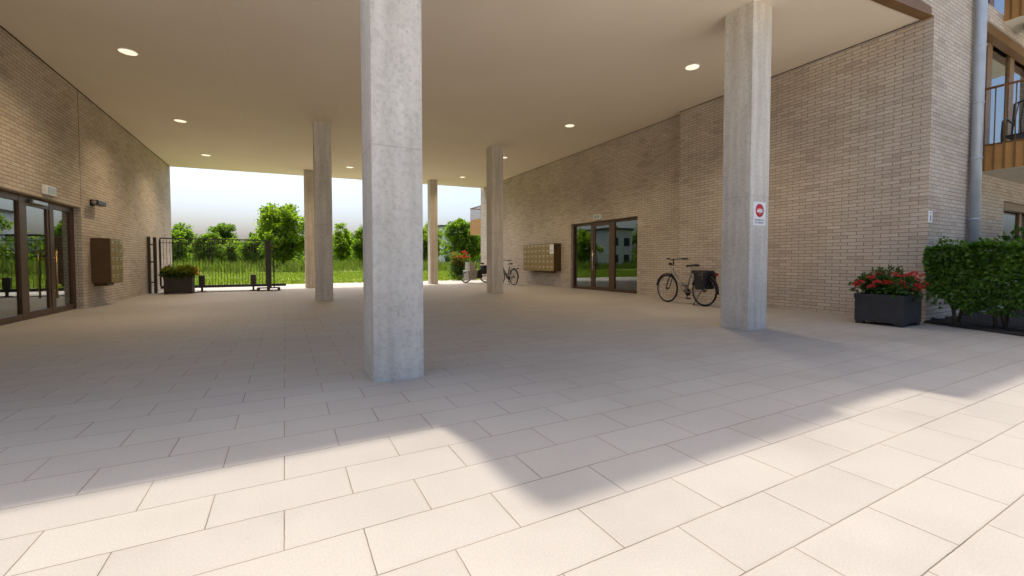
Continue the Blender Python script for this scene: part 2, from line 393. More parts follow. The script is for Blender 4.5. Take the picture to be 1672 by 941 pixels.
# ------------------------------------------------------------------ ground
g = MB(); g.add([(-700,-300,-.012),(700,-300,-.012),(700,900,-.012),(-700,900,-.012)], [(0,1,2,3)])
o = g.build('ground', GRASS); tag(o, None, None, kind='structure')
pv = MB(); pv.add([(-40,-34,0),(40,-34,0),(40,25.9,0),(8.4,22.75,0),(-2.7,21.2,0),(-40,17.8,0)], [(0,1,2,3,4,5)])
o = pv.build('pavement', PAVING); tag(o, None, None, kind='structure')
fc = MB(); fc.add([(-40,-34,.004),(40,-34,.004),(40,-3.6,.004),(8,-3.6,.004),(8,-.6,.004),(-40,-.6,.004)], [(0,1,2,3,4,5)])
o = fc.build('bounce_forecourt', BOUNCEPAVE); tag(o, None, None, kind='structure')  # pale sheet added behind the camera to bounce light into the passage
sb = MB()
nx, ny = 60, 26
bedline = lambda y: 9.25-.45*(3.0-y)
V = []; F = []
for j in range(ny+1):
    y = -3.5+6.52*j/ny
    for i in range(nx+1):
        x0 = bedline(max(y, .6)) if y < 3 else 9.25
        x = x0+.0+(16.5-x0)*(i/nx)**1.6
        h = .006 if i == 0 else .028+.016*math.sin(9*x+3*y)+.012*math.sin(23*x-17*y)+.01*random.random()
        V.append((x, min(y, 3.02), h))
for j in range(ny):
    for i in range(nx): a = j*(nx+1)+i; F.append((a, a+1, a+nx+2, a+nx+1))
sb.add(V, F, True); o = sb.build('planting_bed', SOIL); tag(o, None, None, kind='structure')

# ------------------------------------------------------------------ buildings
def wall_boxes(mb, axis, a0, a1, z0, z1, t0, t1, holes):
    """solid wall between a0..a1 along axis with rectangular holes (h0,h1,hz0,hz1), thickness t0..t1"""
    cuts = sorted({a0, a1, *[h[0] for h in holes], *[h[1] for h in holes]})
    for c0, c1 in zip(cuts[:-1], cuts[1:]):
        zs = [(z0, z1)]
        for h in holes:
            if h[0] <= c0+1e-6 and c1 <= h[1]+1e-6:
                nz = []
                for q0, q1 in zs:
                    if h[2] > q0: nz.append((q0, min(h[2], q1)))
                    if h[3] < q1: nz.append((max(h[3], q0), q1))
                zs = [z for z in nz if z[1]-z[0] > 1e-4]
        for q0, q1 in zs:
            if axis == 'y': mb.box(t0, t1, c0, c1, q0, q1)
            else: mb.box(c0, c1, t0, t1, q0, q1)

# left block ------------------------------------------------------
LX = -3.83
lb = thing('apartment_building', 'beige brick passage wall on the left with a wide glazed entrance and a vertical joint', 'building', (LX, 12, 0))
w = MB(); wall_boxes(w, 'y', 3.05, 20.7, 0, 5.3, LX-.40, LX, [(7.0, 12.42, 0, 2.15)])
w.build('wall', BRICK, lb)
j = MB(); j.box(LX-.002, LX+.0025, 12.43, 12.442, 2.2, 4.66); j.build('expansion_joint', DARKBRONZE, lb)
def door_frames(parent, X, sgn, members, z1, depth=.07):
    f = MB()
    for kind, *p in members:
        if kind == 'v': f.box(X-depth, X, p[0], p[1], 0.0, z1, .004)
        else: f.box(X-depth+.004, X-.004, p[0], p[1], p[2], p[3], .003)
    return f.build('door_frame', BRONZE, parent)
dl = thing('glazed_entrance', '', 'x', (LX, 10, 0)); del dl['label']; del dl['category']; dl.parent = lb; dl.location = Vector((LX,10,0))-lb.location
DX = -3.945
door_frames(dl, DX, 1, [('v',7.0,7.08),('v',8.65,8.75),('v',10.30,10.50),('v',11.36,11.52),('v',12.30,12.42),
    ('h',7.08,8.65,2.03,2.146),('h',8.75,10.30,2.03,2.146),('h',10.50,11.36,1.99,2.146),('h',11.52,12.30,2.03,2.146),
    ('h',7.08,8.65,0.004,.11),('h',8.75,10.30,0.004,.11),('h',10.50,11.36,0.004,.13),('h',11.52,12.30,0.004,.11)], 2.148)
lf = MB(); lf.box(DX-.062, DX-.012, 10.5, 10.56, .13, 1.99); lf.box(DX-.062, DX-.012, 11.29, 11.36, .13, 1.99)
leaf = lf.build('door_leaf', BRONZE, dl)
for a, b, za, zb in ((7.08,8.65,.11,2.03),(8.75,10.30,.11,2.03),(10.56,11.29,.13,1.99),(11.52,12.30,.11,2.03)):
    p = MB(); p.box(DX-.042, DX-.034, a, b, za, zb); p.build('pane', GLASS, dl)
h = MB(); h.tube([(-3.86,11.32,.31),(-3.86,11.32,1.23)], .017, 10)
for z in (.45, 1.08): h.tube([(-3.86,11.32,z),(-3.96,11.32,z)], .01, 8)
h.build('handle', BRASS, dl)
clo = MB(); clo.box(DX, DX+.06, 10.62, 11.15, 2.035, 2.10, .008); clo.build('door_closer', STEEL, dl)
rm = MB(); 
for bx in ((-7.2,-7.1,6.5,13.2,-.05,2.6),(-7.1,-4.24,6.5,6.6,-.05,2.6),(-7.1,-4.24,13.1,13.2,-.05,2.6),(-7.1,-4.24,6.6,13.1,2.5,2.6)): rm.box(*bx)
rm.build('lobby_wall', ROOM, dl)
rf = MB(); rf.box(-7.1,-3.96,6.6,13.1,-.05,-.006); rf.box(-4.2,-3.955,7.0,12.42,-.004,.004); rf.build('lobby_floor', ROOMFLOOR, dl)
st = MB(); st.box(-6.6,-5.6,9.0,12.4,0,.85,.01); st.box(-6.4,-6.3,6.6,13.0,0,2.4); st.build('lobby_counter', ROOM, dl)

# right block -----------------------------------------------------
RX = 9.38; RF = 9.62; FY = 3.03
rb = thing('apartment_building', 'beige brick block on the right with passage wall, balconies and a zinc downpipe', 'building', (RX, FY, 0))
w = MB()
w.box(RX, RX+.5, FY+.4, 8.1, 0, 5.4)                                       # near passage wall
wall_boxes(w, 'y', 8.1, 21.8, 0, 5.4, RF, RF+.4, [(9.86,13.33,0,2.42)])    # far passage wall, set back
wall_boxes(w, 'x', RX-.1, 17, 0, 9.4, FY, FY+.4, [(11.42,15.4,2.72,5.54),(12.95,15.6,.85,2.25),(11.42,15.4,5.85,8.7), (RX-.1,RX,0,5.0)]) # front facade
w.box(7.9, RX-.1, FY, FY+.4, 5.10, 9.4)                                     # brick above the opening
w.box(16.6, 17, FY+.4, 21.8, 0, 9.4); w.box(RF+.4, 16.6, 21.4, 21.8, 0, 9.4)
w.build('wall', BRICK, rb)
rr = MB(); rr.box(7.9, 17, FY+.4, 21.8, 9.2, 9.4); rr.build('roof', CONC, rb)
bk = MB(); bk.box(RX+.5, 10.4, FY+.4, 8.1, 4.4, 5.3); bk.build('floor_slab', CONC, rb)
# right entrance
dr = thing('glazed_entrance', '', 'x', (RF, 11.6, 0)); del dr['label']; del dr['category']; dr.parent = rb; dr.location = Vector((RF,11.6,0))-rb.location
EX = 9.80
door_frames(dr, EX, 1, [('v',9.86,9.95),('v',11.02,11.24),('v',12.12,12.28),('v',13.24,13.33),
   ('h',9.95,11.02,2.32,2.416),('h',11.24,12.12,2.26,2.416),('h',12.28,13.24,2.32,2.416),('h',9.95,11.02,.004,.10),('h',11.24,12.12,.004,.13),('h',12.28,13.24,.004,.10)], 2.418)
lf = MB(); lf.box(EX-.058, EX-.012, 11.24, 11.31, .13, 2.26); lf.box(EX-.058, EX-.012, 12.05, 12.12, .13, 2.26); lf.build('door_leaf', BRONZE, dr)
for a, b, za, zb in ((9.95,11.02,.1,2.32),(11.31,12.05,.13,2.26),(12.28,13.24,.1,2.32)):
    p = MB(); p.box(EX-.038, EX-.03, a, b, za, zb); p.build('pane', GLASS, dr)
h = MB(); h.tube([(9.66,12.085,.70),(9.66,12.085,1.42)], .016, 10)
for z in (.82, 1.30): h.tube([(9.66,12.085,z),(9.76,12.085,z)], .01, 8)
h.build('handle', NICKEL, dr)
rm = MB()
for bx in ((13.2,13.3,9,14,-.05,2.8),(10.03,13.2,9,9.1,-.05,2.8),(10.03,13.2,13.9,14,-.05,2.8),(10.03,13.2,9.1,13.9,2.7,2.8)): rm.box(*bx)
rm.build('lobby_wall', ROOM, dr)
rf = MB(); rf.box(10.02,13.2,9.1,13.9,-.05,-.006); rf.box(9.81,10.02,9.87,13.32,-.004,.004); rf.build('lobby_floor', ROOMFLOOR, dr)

# facade windows
def facade_window(x0, x1, z0, z1, muls, dark, nm='window'):
    t = MB(); y = FY+.16
    t.box(x0, x1, y, y+.07, z1-.10, z1-.003, .004); t.box(x0, x1, y, y+.07, z0+.003, z0+.09, .004)
    for a, b in muls: t.box(a, b, y-.004, y+.066, z0+.09, z1-.10, .004)
    f = t.build(nm, TIMBER, rb)
    ed = [m for mm in muls for m in mm][1:-1]
    for i in range(0, len(ed), 2):
        p = MB(); p.box(ed[i], ed[i+1], y+.03, y+.038, z0+.09, z1-.10); p.build('pane', WGLASS, f)
    for i in range(0, len(ed), 2):
        k = i//2
        if dark[k] is None: continue
        p = MB(); n = 24
        for q in range(n):
            a = ed[i]+(ed[i+1]-ed[i])*q/n; b2 = ed[i]+(ed[i+1]-ed[i])*(q+1)/n
            ya = y+.16+.03*math.sin(q*1.7); yb = y+.16+.03*math.sin((q+1)*1.7)
            p.add([(a,ya,z0+.1),(b2,yb,z0+.1),(b2,yb,z1-.1),(a,ya,z1-.1)], [(0,1,2,3)], True)
        p.build('curtain', dark[k], f)
    bx = MB(); bx.box(x0-.2, x1+.2, FY+2.6, FY+2.7, z0-.1, z1+.1); bx.box(x0-.2, x1+.2, FY+.42, FY+2.6, z0-.12, z0-.02); bx.box(x0-.2, x1+.2, FY+.42, FY+2.6, z1+.03, z1+.12)
    bx.build('room_wall', ROOM, f)
    return f
facade_window(11.42, 15.4, 2.72, 5.54, [(11.42,11.50),(12.40,12.66),(13.70,13.98),(15.3,15.4)], [CURTAIN, BAG, CURTAIN])
facade_window(12.95, 15.6, .85, 2.25, [(12.95,13.02),(13.32,13.55),(14.7,14.85),(15.5,15.6)], [None, BAG, None])
facade_window(11.42, 15.4, 5.85, 8.7, [(11.42,11.50),(12.40,12.66),(13.70,13.98),(15.3,15.4)], [CURTAIN, BAG, CURTAIN])
# roller blind box over the ground floor window
sh = MB(); sh.box(12.955, 15.595, FY+.03, FY+.15, 2.09, 2.247, .01); sh.build('blind_box', TIMBER, rb)
ln = MB(); ln.box(11.425, 15.395, FY+.02, FY+.155, 5.36, 5.537, .006); ln.build('lintel_panel', CORTEND, rb)

# balconies
def balcony(xl, z0, y_out, full=True):
    b = MB(); b.box(xl+.02, 16.2, y_out+.02, FY-.003, z0, z0+.14); bal = b.build('balcony', PALEC, rb)
    p = MB(); p.box(xl, xl+.018, y_out, FY-.006, z0+.004, z0+.46); p.box(xl+.02, 16.2, y_out, y_out+.018, z0+.004, z0+.46); p.build('panel', CORTEN, bal)
    rb_ = MB(); k = 0; y = FY-.10
    while y > y_out:
        rb_.box(xl-.022, xl-.001, y-.012, y+.012, z0+.004, z0+.466); y -= .125
    x = xl+.1
    while x < 16.1:
        rb_.box(x-.012, x+.012, y_out-.022, y_out-.001, z0+.004, z0+.466); x += .125
    rb_.build('panel_rib', CORTEND, bal)
    cp = MB(); cp.box(xl-.026, xl+.045, y_out-.026, FY-.006, z0+.468, z0+.482); cp.build('panel_cap', CORTEND, bal)
    y = FY-.10
    while y > y_out:
        t = MB(); t.tube([(xl-.011, y, z0+.483), (xl-.011, y, z0+1.475)], .0095, 6); t.build('baluster', CORTEND, bal); y -= .125
    x = xl+.1; t = MB()
    while x < 16.1:
        t.tube([(x, y_out-.011, z0+.483), (x, y_out-.011, z0+1.475)], .0095, 6); x += .125
    t.build('front_balusters', CORTEND, bal)
    r = MB(); r.tube([(xl-.011, FY-.01, z0+1.49), (xl-.011, y_out-.011, z0+1.49), (16.2, y_out-.011, z0+1.49)], .022, 8); r.build('handrail', WOOD, bal)
    return bal
balcony(11.38, 2.665, 1.35)
balcony(12.55, 5.72, 1.35)
# downpipe
d = MB(); d.tube([(11.02, FY-.10, .02), (11.02, FY-.10, 9.35)], .075, 16); dp = d.build('downpipe', ZINC, rb)
for z in (1.77, 2.86, 3.85, 4.85, 6.2):
    c = MB(); c.ring((11.02, FY-.10, z), .078, .010, 'z', 24, 6, w=1.8); c.tube([(11.02, FY-.03, z), (11.02, FY+.02, z)], .012, 6); c.build('pipe_clamp', ZINC, dp)
# far balcony seen past the right wall's end
fb = MB(); fb.box(9.66, 12.0, 21.803, 23.3, 2.58, 2.72); fbo = fb.build('balcony', PALEC, rb)
p = MB(); p.box(9.62, 9.645, 21.81, 23.3, 2.57, 3.42); p.box(9.62, 12.0, 23.3, 23.325, 2.57, 3.42); p.build('panel', CORTEN, fbo)
for i in range(13):
    t = MB(); y = 21.87+i*.118; t.box(9.62, 9.64, y-.013, y+.013, 3.421, 4.08); t.build('baluster', CORTEND, fbo)
t = MB(); t.box(9.61, 9.655, 21.81, 23.33, 4.081, 4.13); t.box(9.655, 12, 23.285, 23.33, 4.081, 4.13); t.build('handrail', CORTEND, fbo)

# passage roof ----------------------------------------------------
def soffit_outline():
    back = [(-4.0,20.73),(-3.87,20.689),(-3.15,20.449),(-2.423,20.238),(-1.684,20.058),(-.931,19.909),(-.157,19.793),(.642,19.712),(1.472,19.669),(2.342,19.671),(3.261,19.723),(4.241,19.836),(5.299,20.025),(6.459,20.313),(7.756,20.732),(9.244,21.342),(9.64,21.5)]
    return back
cl = thing('passage_roof', 'smooth beige plastered ceiling slab over the passage, carried by concrete columns', 'ceiling', (3, 12, 4.55))
xs = sorted(set([-4.0,-3.85] + [round(v,3) for v in np.linspace(-3.5,9.2,60)] + [.60,2.9,4.05,6.35,9.38,9.64]))
def shadow_front_y(x):  # unseen slab edge, stepped to shape its shadow on the paving
    if x <= .60: return 4.62
    if 2.9 < x <= 4.05: return 3.66
    if x <= 4.05: return 3.585
    if x <= 6.35: return 3.32
    return 3.17
bx_, by_ = zip(*soffit_outline())
m_ = MB(); sl = MB()
for x0, x1 in zip(xs[:-1], xs[1:]):
    xm = (x0+x1)/2; yf = shadow_front_y(xm); yb0 = float(np.interp(x0, bx_, by_)); yb1 = float(np.interp(x1, bx_, by_))
    if xm > 9.38: yf = 8.0
    a = [(x0,yf,zc(x0)),(x1,yf,zc(x1)),(x1,yb1,zc(x1)),(x0,yb0,zc(x0))]
    t = [(p[0],p[1],5.2) for p in a]
    m_.add(a+t, [(3,2,1,0),(0,1,5,4),(2,3,7,6),(4,5,6,7)])
    # side caps where the front edge steps
m_.build('soffit', PLASTER, cl)
sd = MB()
sd.box(.575,.60, 3.585, 4.62, zc(.6)+.002, 5.2); sd.box(2.9,2.92,3.585,3.66,zc(2.9)+.002,5.2); sd.box(4.03,4.05,3.32,3.66,zc(4)+.002,5.2); sd.box(6.35,6.37,3.17,3.32,zc(6.35)+.002,5.2)
sd.box(-4.0,.575,4.595,4.622,zc(-1)+.10,5.22); sd.box(.575,2.9,3.56,3.583,4.6,5.22); sd.box(4.05,6.35,3.295,3.318,4.82,5.22); sd.box(2.92,4.03,3.637,3.658,4.7,5.22)
sd.build('shadow_step_fascia', CORTEND, cl)  # closes the added edge steps that shape the ground shadow
tr = MB()
for x0, x1 in zip(xs[:-1], xs[1:]):
    if x0 < 6.35 or x1 > 9.39: continue
    tr.add([(x0,3.035,zc(x0)-.012),(x1,3.035,zc(x1)-.012),(x1,3.18,zc(x1)-.012),(x0,3.18,zc(x0)-.012),
            (x0,3.035,zc(x0)+.16),(x1,3.035,zc(x1)+.16),(x1,3.18,zc(x1)+.16),(x0,3.18,zc(x0)+.16)], [(3,2,1,0),(0,1,5,4),(2,3,7,6),(4,5,6,7)])
tr.build('edge_trim', CORTEND, cl)
# thin shadow gap battens along the walls
sg = MB(); sg.box(LX+.001, LX+.02, 4.7, 20.6, zc(LX)-.012, zc(LX)+.02); sg.box(RX-.02, RX-.001, 3.2, 8.1, zc(RX)-.012, zc(RX)+.02); sg.box(RF-.02, RF-.001, 8.2, 21.3, zc(RF)-.012, zc(RF)+.02)
sg.build('edge_gap', DARKBRONZE, cl)

# columns
def column(x0, x1, y0, y1, label):
    c = MB(); c.box(x0, x1, y0, y1, -.02, zc((x0+x1)/2)+.06, .012)
    o = c.build('concrete_column', CONC); base_at(o, ((x0+x1)/2, (y0+y1)/2, 0))
    tag(o, label, 'column', 'square concrete columns under the passage ceiling')
column(.635,1.06,3.63,4.12, 'nearest and widest looking concrete column, running out of the top of the picture')
column(5.95,6.395,3.865,4.32, 'concrete column with the red and white no entry sign on it')
column(.69,1.10,11.94,12.36, 'concrete column just left of the nearest column, overlapping a farther one')
column(.70,1.06,18.3,18.68, 'far concrete column half hidden behind another, beside the big round tree')
column(5.84,6.2,18.9,19.28, 'thin far concrete column standing alone right of the nearest column')
column(5.88,6.30,12.46,12.86, 'concrete column hiding part of the cargo bike by the right wall')

# ceiling lights ---------------------------------------------------
def ceiling_light(x, y, label):
    z = zc(x); t = thing('ceiling_light', label, 'ceiling light', (x, y, z), 'round recessed lights in the passage ceiling')
    r = MB(); r.ring((x,y,z-.004), .135, .012, 'z', 36, 8, w=1.0); r.build('trim_ring', WHITE, t)
    l = MB(); l.disc((x,y,z-.012), .128, .010, 'z', 36); l.build('lens', LAMPM, t)
    la = bpy.data.lights.new('lamp', 'SPOT'); la.energy = LAMP_W; la.color = (1,.80,.55); la.spot_size = math.radians(140); la.spot_blend = 1.0; la.shadow_soft_size = .12
    lo = bpy.data.objects.new('lamp', la); COL.objects.link(lo); lo.parent = t; lo.location = (0,0,-.03)
LAMP_W = 150
ceiling_light(-2.31, 9.62, 'largest round ceiling light near the left brick wall')
ceiling_light(-2.29, 13.64, 'middle round ceiling light of the left row')
ceiling_light(-2.28, 17.57, 'small round ceiling light near the far left corner of the ceiling')
ceiling_light(2.21, 17.18, 'small round ceiling light just left of the nearest column')
ceiling_light(7.07, 5.82, 'large round ceiling light left of the column with the red sign')
ceiling_light(7.07, 9.88, 'round ceiling light above the right entrance, alone mid ceiling')
ceiling_light(7.09, 13.98, 'round ceiling light half hidden by the column near the mailboxes')
ceiling_light(7.07, 18.03, 'small far round ceiling light right of the thin lone column')

# exit signs --------------------------------------------------------
t = thing('exit_sign', 'white emergency light box over the left glazed entrance', 'emergency light', (LX, 10.95, 2.3), 'emergency light boxes')
b = MB(); b.box(LX, LX+.07, 10.76, 11.13, 2.22, 2.39, .008); b.build('housing', WHITE, t)
b = MB(); b.box(LX+.0705, LX+.074, 10.80, 11.09, 2.245, 2.365); b.build('panel', EXITG, t)
t = thing('exit_sign', 'white emergency light box over the right glazed entrance', 'emergency light', (RF, 11.73, 2.55), 'emergency light boxes')
b = MB(); b.box(RF-.07, RF, 11.54, 11.93, 2.47, 2.64, .008); b.build('housing', WHITE, t)
b = MB(); b.box(RF-.074, RF-.0705, 11.58, 11.89, 2.50, 2.61); b.build('panel', EXITG, t)

# wall flood light / camera ------------------------------------------
t = thing('security_camera', 'black camera unit on a bracket on the left brick wall', 'security camera', (LX, 12.95, 2.33))
b = MB(); b.box(LX, LX+.05, 12.9, 13.05, 2.26, 2.40, .01); b.tube([(LX+.04,12.97,2.34),(LX+.16,12.97,2.34)], .02, 8); b.build('bracket', BLACK, t)
b = MB(); b.box(LX+.07, LX+.20, 12.72, 13.22, 2.275, 2.375, .018); b.build('body', BLACK, t)
b = MB(); b.disc((LX+.13,12.72,2.32), .042, -.03, 'y', 20); b.build('lens', STEEL, t)

# mailboxes -----------------------------------------------------------
def mailboxes(X, sgn, depth, y0, y1, z0, z1, nc, nr, label, paper=None):
    t = thing('mailbox_unit', label, 'mailboxes', (X, (y0+y1)/2, z0), 'wall hung mailbox blocks')
    xf = X+sgn*depth
    def bx(a, b): return (min(a,b), max(a,b))
    h = MB(); h.box(*bx(X+sgn*.002, xf), y0, y1, z0, z1, .006); h.build('housing', MAILD, t)
    gp = .006; cw = (y1-y0-.03)/nc; ch = (z1-z0-.03)/nr
    for r in range(nr):
        for c in range(nc):
            a = y0+.015+c*cw; z = z0+.015+r*ch
            d = MB(); d.box(*bx(xf+sgn*.0005, xf+sgn*.014), a+gp/2, a+cw-gp/2, z+gp/2, z+ch-gp/2, .003); dd = d.build('mailbox_door', MAILB, t)
            f = MB(); f.box(*bx(xf+sgn*.0142, xf+sgn*.020), a+cw*.14, a+cw*.86, z+ch*.80, z+ch*.90); f.build('letter_flap', NICKEL, dd)
            k = MB(); k.box(*bx(xf+sgn*.0142, xf+sgn*.018), a+cw*.30, a+cw*.58, z+ch*.56, z+ch*.68); k.build('name_plate', WHITE if random.random()<.4 else NICKEL, dd)
            k = MB(); k.disc((xf+sgn*.0142, a+cw*.82, z+ch*.5), .009, sgn*.008, 'x', 10); k.build('lock', STEEL, dd)
    if paper:
        p = MB(); p.box(*bx(xf+sgn*.0145, xf+sgn*.017), *paper); q = p.build('notice', SIGNW, t)
        p = MB()
        for i in range(4):
            zz = paper[3]-.05-i*.07; p.box(*bx(xf+sgn*.0172, xf+sgn*.0176), paper[0]+.03, paper[1]-.03, zz-.012, zz)
        p.build('notice_marks', EXITG, q)
    b = MB(); b.box(*bx(X+sgn*.002, X+sgn*(depth*.7)), y0+.12*(y1-y0)+.05, y1-.3*(y1-y0), z0-.07, z0-.003); b.build('mount_rail', MAILD, t)
    return t
mailboxes(LX, 1, .33, 12.86, 13.68, .52, 1.54, 3, 5, 'small bronze block of mailboxes on the left brick wall', None)
mailboxes(RF, -1, .33, 13.98, 16.40, .63, 1.73, 8, 5, 'wide bronze block of mailboxes on the right wall with a white notice', (14.0,14.28,1.32,1.70))

# signs -----------------------------------------------------------------
YS = 3.865
t = thing('no_entry_sign', 'white plate with a red round no entry mark on the right column', 'sign', (6.165, YS, 1.7))
b = MB(); b.box(6.02,6.31,YS-.006,YS-.001,1.535,1.88,.001); b.build('plate', SIGNW, t)
b = MB(); b.disc((6.165,YS-.0062,1.755), .097, -.0012, 'y', 40); b.build('red_disc', SIGNR, t)
b = MB()
# white bar with a small vehicle like mark above it
b.box(6.098,6.232,YS-.0090,YS-.0076,1.728,1.757)
b.box(6.125,6.232,YS-.0090,YS-.0076,1.763,1.778)
b.add([(6.11,YS-.0085,1.763),(6.125,YS-.0085,1.763),(6.125,YS-.0085,1.778),(6.118,YS-.0085,1.778)], [(0,1,2,3)])
b.add([(6.158,YS-.0085,1.704),(6.176,YS-.0085,1.693),(6.178,YS-.0085,1.716),(6.166,YS-.0085,1.720)], [(0,1,2,3)])
b.build('white_mark', SIGNW, t)
b = MB(); rs = random.Random(3)
for z0_, hh, xs0, xs1 in ((1.604,.024,6.055,6.275),(1.565,.024,6.058,6.27)):
    x = xs0
    while x < xs1-.01:
        wv = rs.choice((.010,.012,.014)); k = rs.random()
        b.box(x, x+.0032, YS-.0076, YS-.0062, z0_, z0_+hh)
        if k < .75: b.box(x+wv-.0032, x+wv, YS-.0076, YS-.0062, z0_, z0_+hh*(1 if k < .5 else .5))
        if k > .3: b.box(x+.0032, x+wv-.0032, YS-.0076, YS-.0062, z0_+hh*.42, z0_+hh*.58)
        if k > .5: b.box(x+.0032, x+wv-.0032, YS-.0076, YS-.0062, z0_+hh*.86, z0_+hh)
        x += wv+.006+(.012 if rs.random() < .1 else 0)
b.build('lettering', SIGNK, t)
t = thing('info_sign', 'small white plate with a dark i mark on the pale facade corner', 'sign', (9.45, FY, 1.75))
b = MB(); b.box(9.375,9.525,FY-.008,FY-.001,1.655,1.845,.002); b.build('plate', SIGNW, t)
b = MB(); b.box(9.435,9.47,FY-.0095,FY-.0082,1.68,1.775); b.box(9.435,9.47,FY-.0095,FY-.0082,1.80,1.825); b.box(9.42,9.435,FY-.0095,FY-.0082,1.68,1.692); b.build('letter_mark', SIGNK, t)
# lamp under the upper balcony
t = thing('balcony_lamp', 'dark lamp under the upper balcony at the right edge', 'lamp', (13.05, 2.78, 5.72))
b = MB(); b.box(12.98,13.5,2.70,2.86,5.60,5.717,.02); b.build('housing', BLACK, t)
b = MB(); b.box(13.02,13.46,2.73,2.83,5.588,5.5985); b.build('diffuser', BAG, t)

# ------------------------------------------------------------------ balcony furniture
t = thing('garden_chair', 'black metal balcony chair with curved arms behind the railing', 'chair', (11.9, 2.55, 2.81))
b = MB()
for dy in (-.24,.24):
    b.tube([(11.62,2.52+dy,2.81),(11.56,2.52+dy,3.30),(11.60,2.52+dy,3.56),(11.78,2.52+dy,3.64),(12.10,2.52+dy,3.60)], .016, 6)
    b.tube([(12.20,2.52+dy,2.81),(12.11,2.52+dy,3.35),(12.20,2.52+dy,3.98)], .016, 6)
b.tube([(12.20,2.28,3.98),(12.24,2.52,4.05),(12.20,2.76,3.98)], .016, 6); b.build('chair_frame', BLACK, t)
b = MB(); b.box(11.60,12.12,2.29,2.75,3.27,3.30,.01); b.build('seat', BLACK, t)
b = MB(); b.tube([(12.115,2.52,3.32),(12.19,2.52,3.98)], .008, 5)
for i in range(7):
    y = 2.33+i*.063; b.tube([(12.115,y,3.32),(12.16,2.52+(y-2.52)*1.2,3.62),(12.20,y,3.98)], .008, 5)
b.build('backrest', BLACK, t)
# ------------------------------------------------------------------ plants
def blob_leaves(name, mat_, parent, centers, rad, n, L, W, up=.3, zmin=None, extra=None):
    c = np.array(centers)[rng.integers(0, len(centers), n)]
    r = np.array(rad) if np.ndim(rad) else np.array([rad]*3)
    d = rvec(n); P = c + d*r*(rng.random((n,1))**.45)
    if zmin is not None: P[:,2] = np.maximum(P[:,2], zmin+rng.random(n)*.03)
    D = d+rvec(n)*.8; D[:,2] += up*.3
    Nn = rvec(n)*.7+np.array([0,0,1.0])
    ll = L*(.6+.8*rng.random(n)); V, F = leaf_mesh(P, D, Nn, ll, ll*W)
    if name is None: return V, F
    if extra is not None: F = np.concatenate([F, extra[1]+len(V)]); V = np.concatenate([V, extra[0]])
    return mesh_np(name, V, F, mat_, parent)
def flower_heads(name, mat_, parent, heads, r, n, s):
    c = np.repeat(np.array(heads), n, axis=0); m = len(c)
    d = rvec(m); d[:,2] = np.abs(d[:,2])*.8; P = c+d*r*(.5+.5*rng.random((m,1)))
    V, F = leaf_mesh(P, d+rvec(m)*.6, rvec(m)*.5+d, np.full(m,s)*(.7+.6*rng.random(m)), np.full(m,s*.8))
    return mesh_np(name, V, F, mat_, parent)
def planter(x0, x1, y0, y1, h, m, label, grp='square flower planters'):
    t = thing('flower_planter', label, 'planter', ((x0+x1)/2, (y0+y1)/2, 0), grp)
    b = MB(); f = .05; th = .03
    b.box(x0,x1,y0,y0+th,f,h); b.box(x0,x1,y1-th,y1,f,h); b.box(x0,x0+th,y0+th,y1-th,f,h-.0005); b.box(x1-th,x1,y0+th,y1-th,f,h-.0005); b.box(x0+th,x1-th,y0+th,y1-th,f,f+.03)
    b.build('pot', m, t)
    r = MB(); e = .010
    r.box(x0-e,x1+e,y0-e,y0-.0005,h-.07,h+.004); r.box(x0-e,x1+e,y1+.0005,y1+e,h-.07,h+.004); r.box(x0-e,x0-.0005,y0-.0005,y1+.0005,h-.07,h+.003); r.box(x1+.0005,x1+e,y0-.0005,y1+.0005,h-.07,h+.003)
    r.build('rim', m, t)
    for sx in (x0+.01, x1-.11):
        for sy in (y0+.01, y1-.11):
            q = MB(); q.box(sx, sx+.10, sy, sy+.10, 0, f-.001); q.build('foot', m, t)
    s = MB(); s.box(x0+th+.001,x1-th-.001,y0+th+.001,y1-th-.001,h-.08,h-.05); s.build('soil', SOIL, t)
    return t
px0,px1,py0,py1 = 8.27,8.90,2.92,3.55
t = planter(px0,px1,py0,py1,.485,PLANTER,'dark grey square planter with red flowers at the right wall corner')
cs = [(px0+.05+random.random()*.55, py0+.05+random.random()*.55, .52+random.random()*.18) for _ in range(30)]
sp_ = [(px0+.1+random.random()*.5, py0+.1+random.random()*.5, .68+random.random()*.18) for _ in range(20)]
ex = blob_leaves(None, LEAF_POT, t, sp_, (.03,.03,.09), 560, .05, .4, 2.0)
blob_leaves('foliage', LEAF_POT, t, cs, (.13,.13,.10), 3000, .058, .72, extra=ex)
heads = []
for k in range(15):
    heads.append((px0-.05+random.random()*.44, py0-.04+random.random()*.5, .60+random.random()*.21))
heads += [(8.60,2.88,.57),(8.66,2.90,.62),(8.74,2.90,.60),(8.94,3.0,.70),(8.95,3.1,.66),(8.90,2.90,.64),(8.22,3.3,.60),(8.20,3.45,.66),(8.23,3.52,.62)]
flower_heads('blossom', PETAL, t, heads, .045, 30, .032)
# left planter by the gate
t = planter(-3.33,-2.61,16.75,17.20,.54,PLANTERB,'dark brown planter with green and orange plants in front of the sliding gate')
cs = [(-3.31+random.random()*.72, 16.78+random.random()*.4, .60+random.random()*.22) for _ in range(24)]
blob_leaves('foliage', LEAF_YEL, t, cs, (.15,.13,.11), 2600, .075, .6)
blob_leaves('side_foliage', LEAF_POT, t, [(-3.24,16.8,.62),(-3.0,16.78,.6),(-2.74,16.8,.6)], (.18,.1,.12), 700, .07, .6)
flower_heads('blossom', PETALO, t, [(-2.61+random.random()*.12,16.8+random.random()*.3,.55+random.random()*.25) for _ in range(9)], .045, 20, .04)

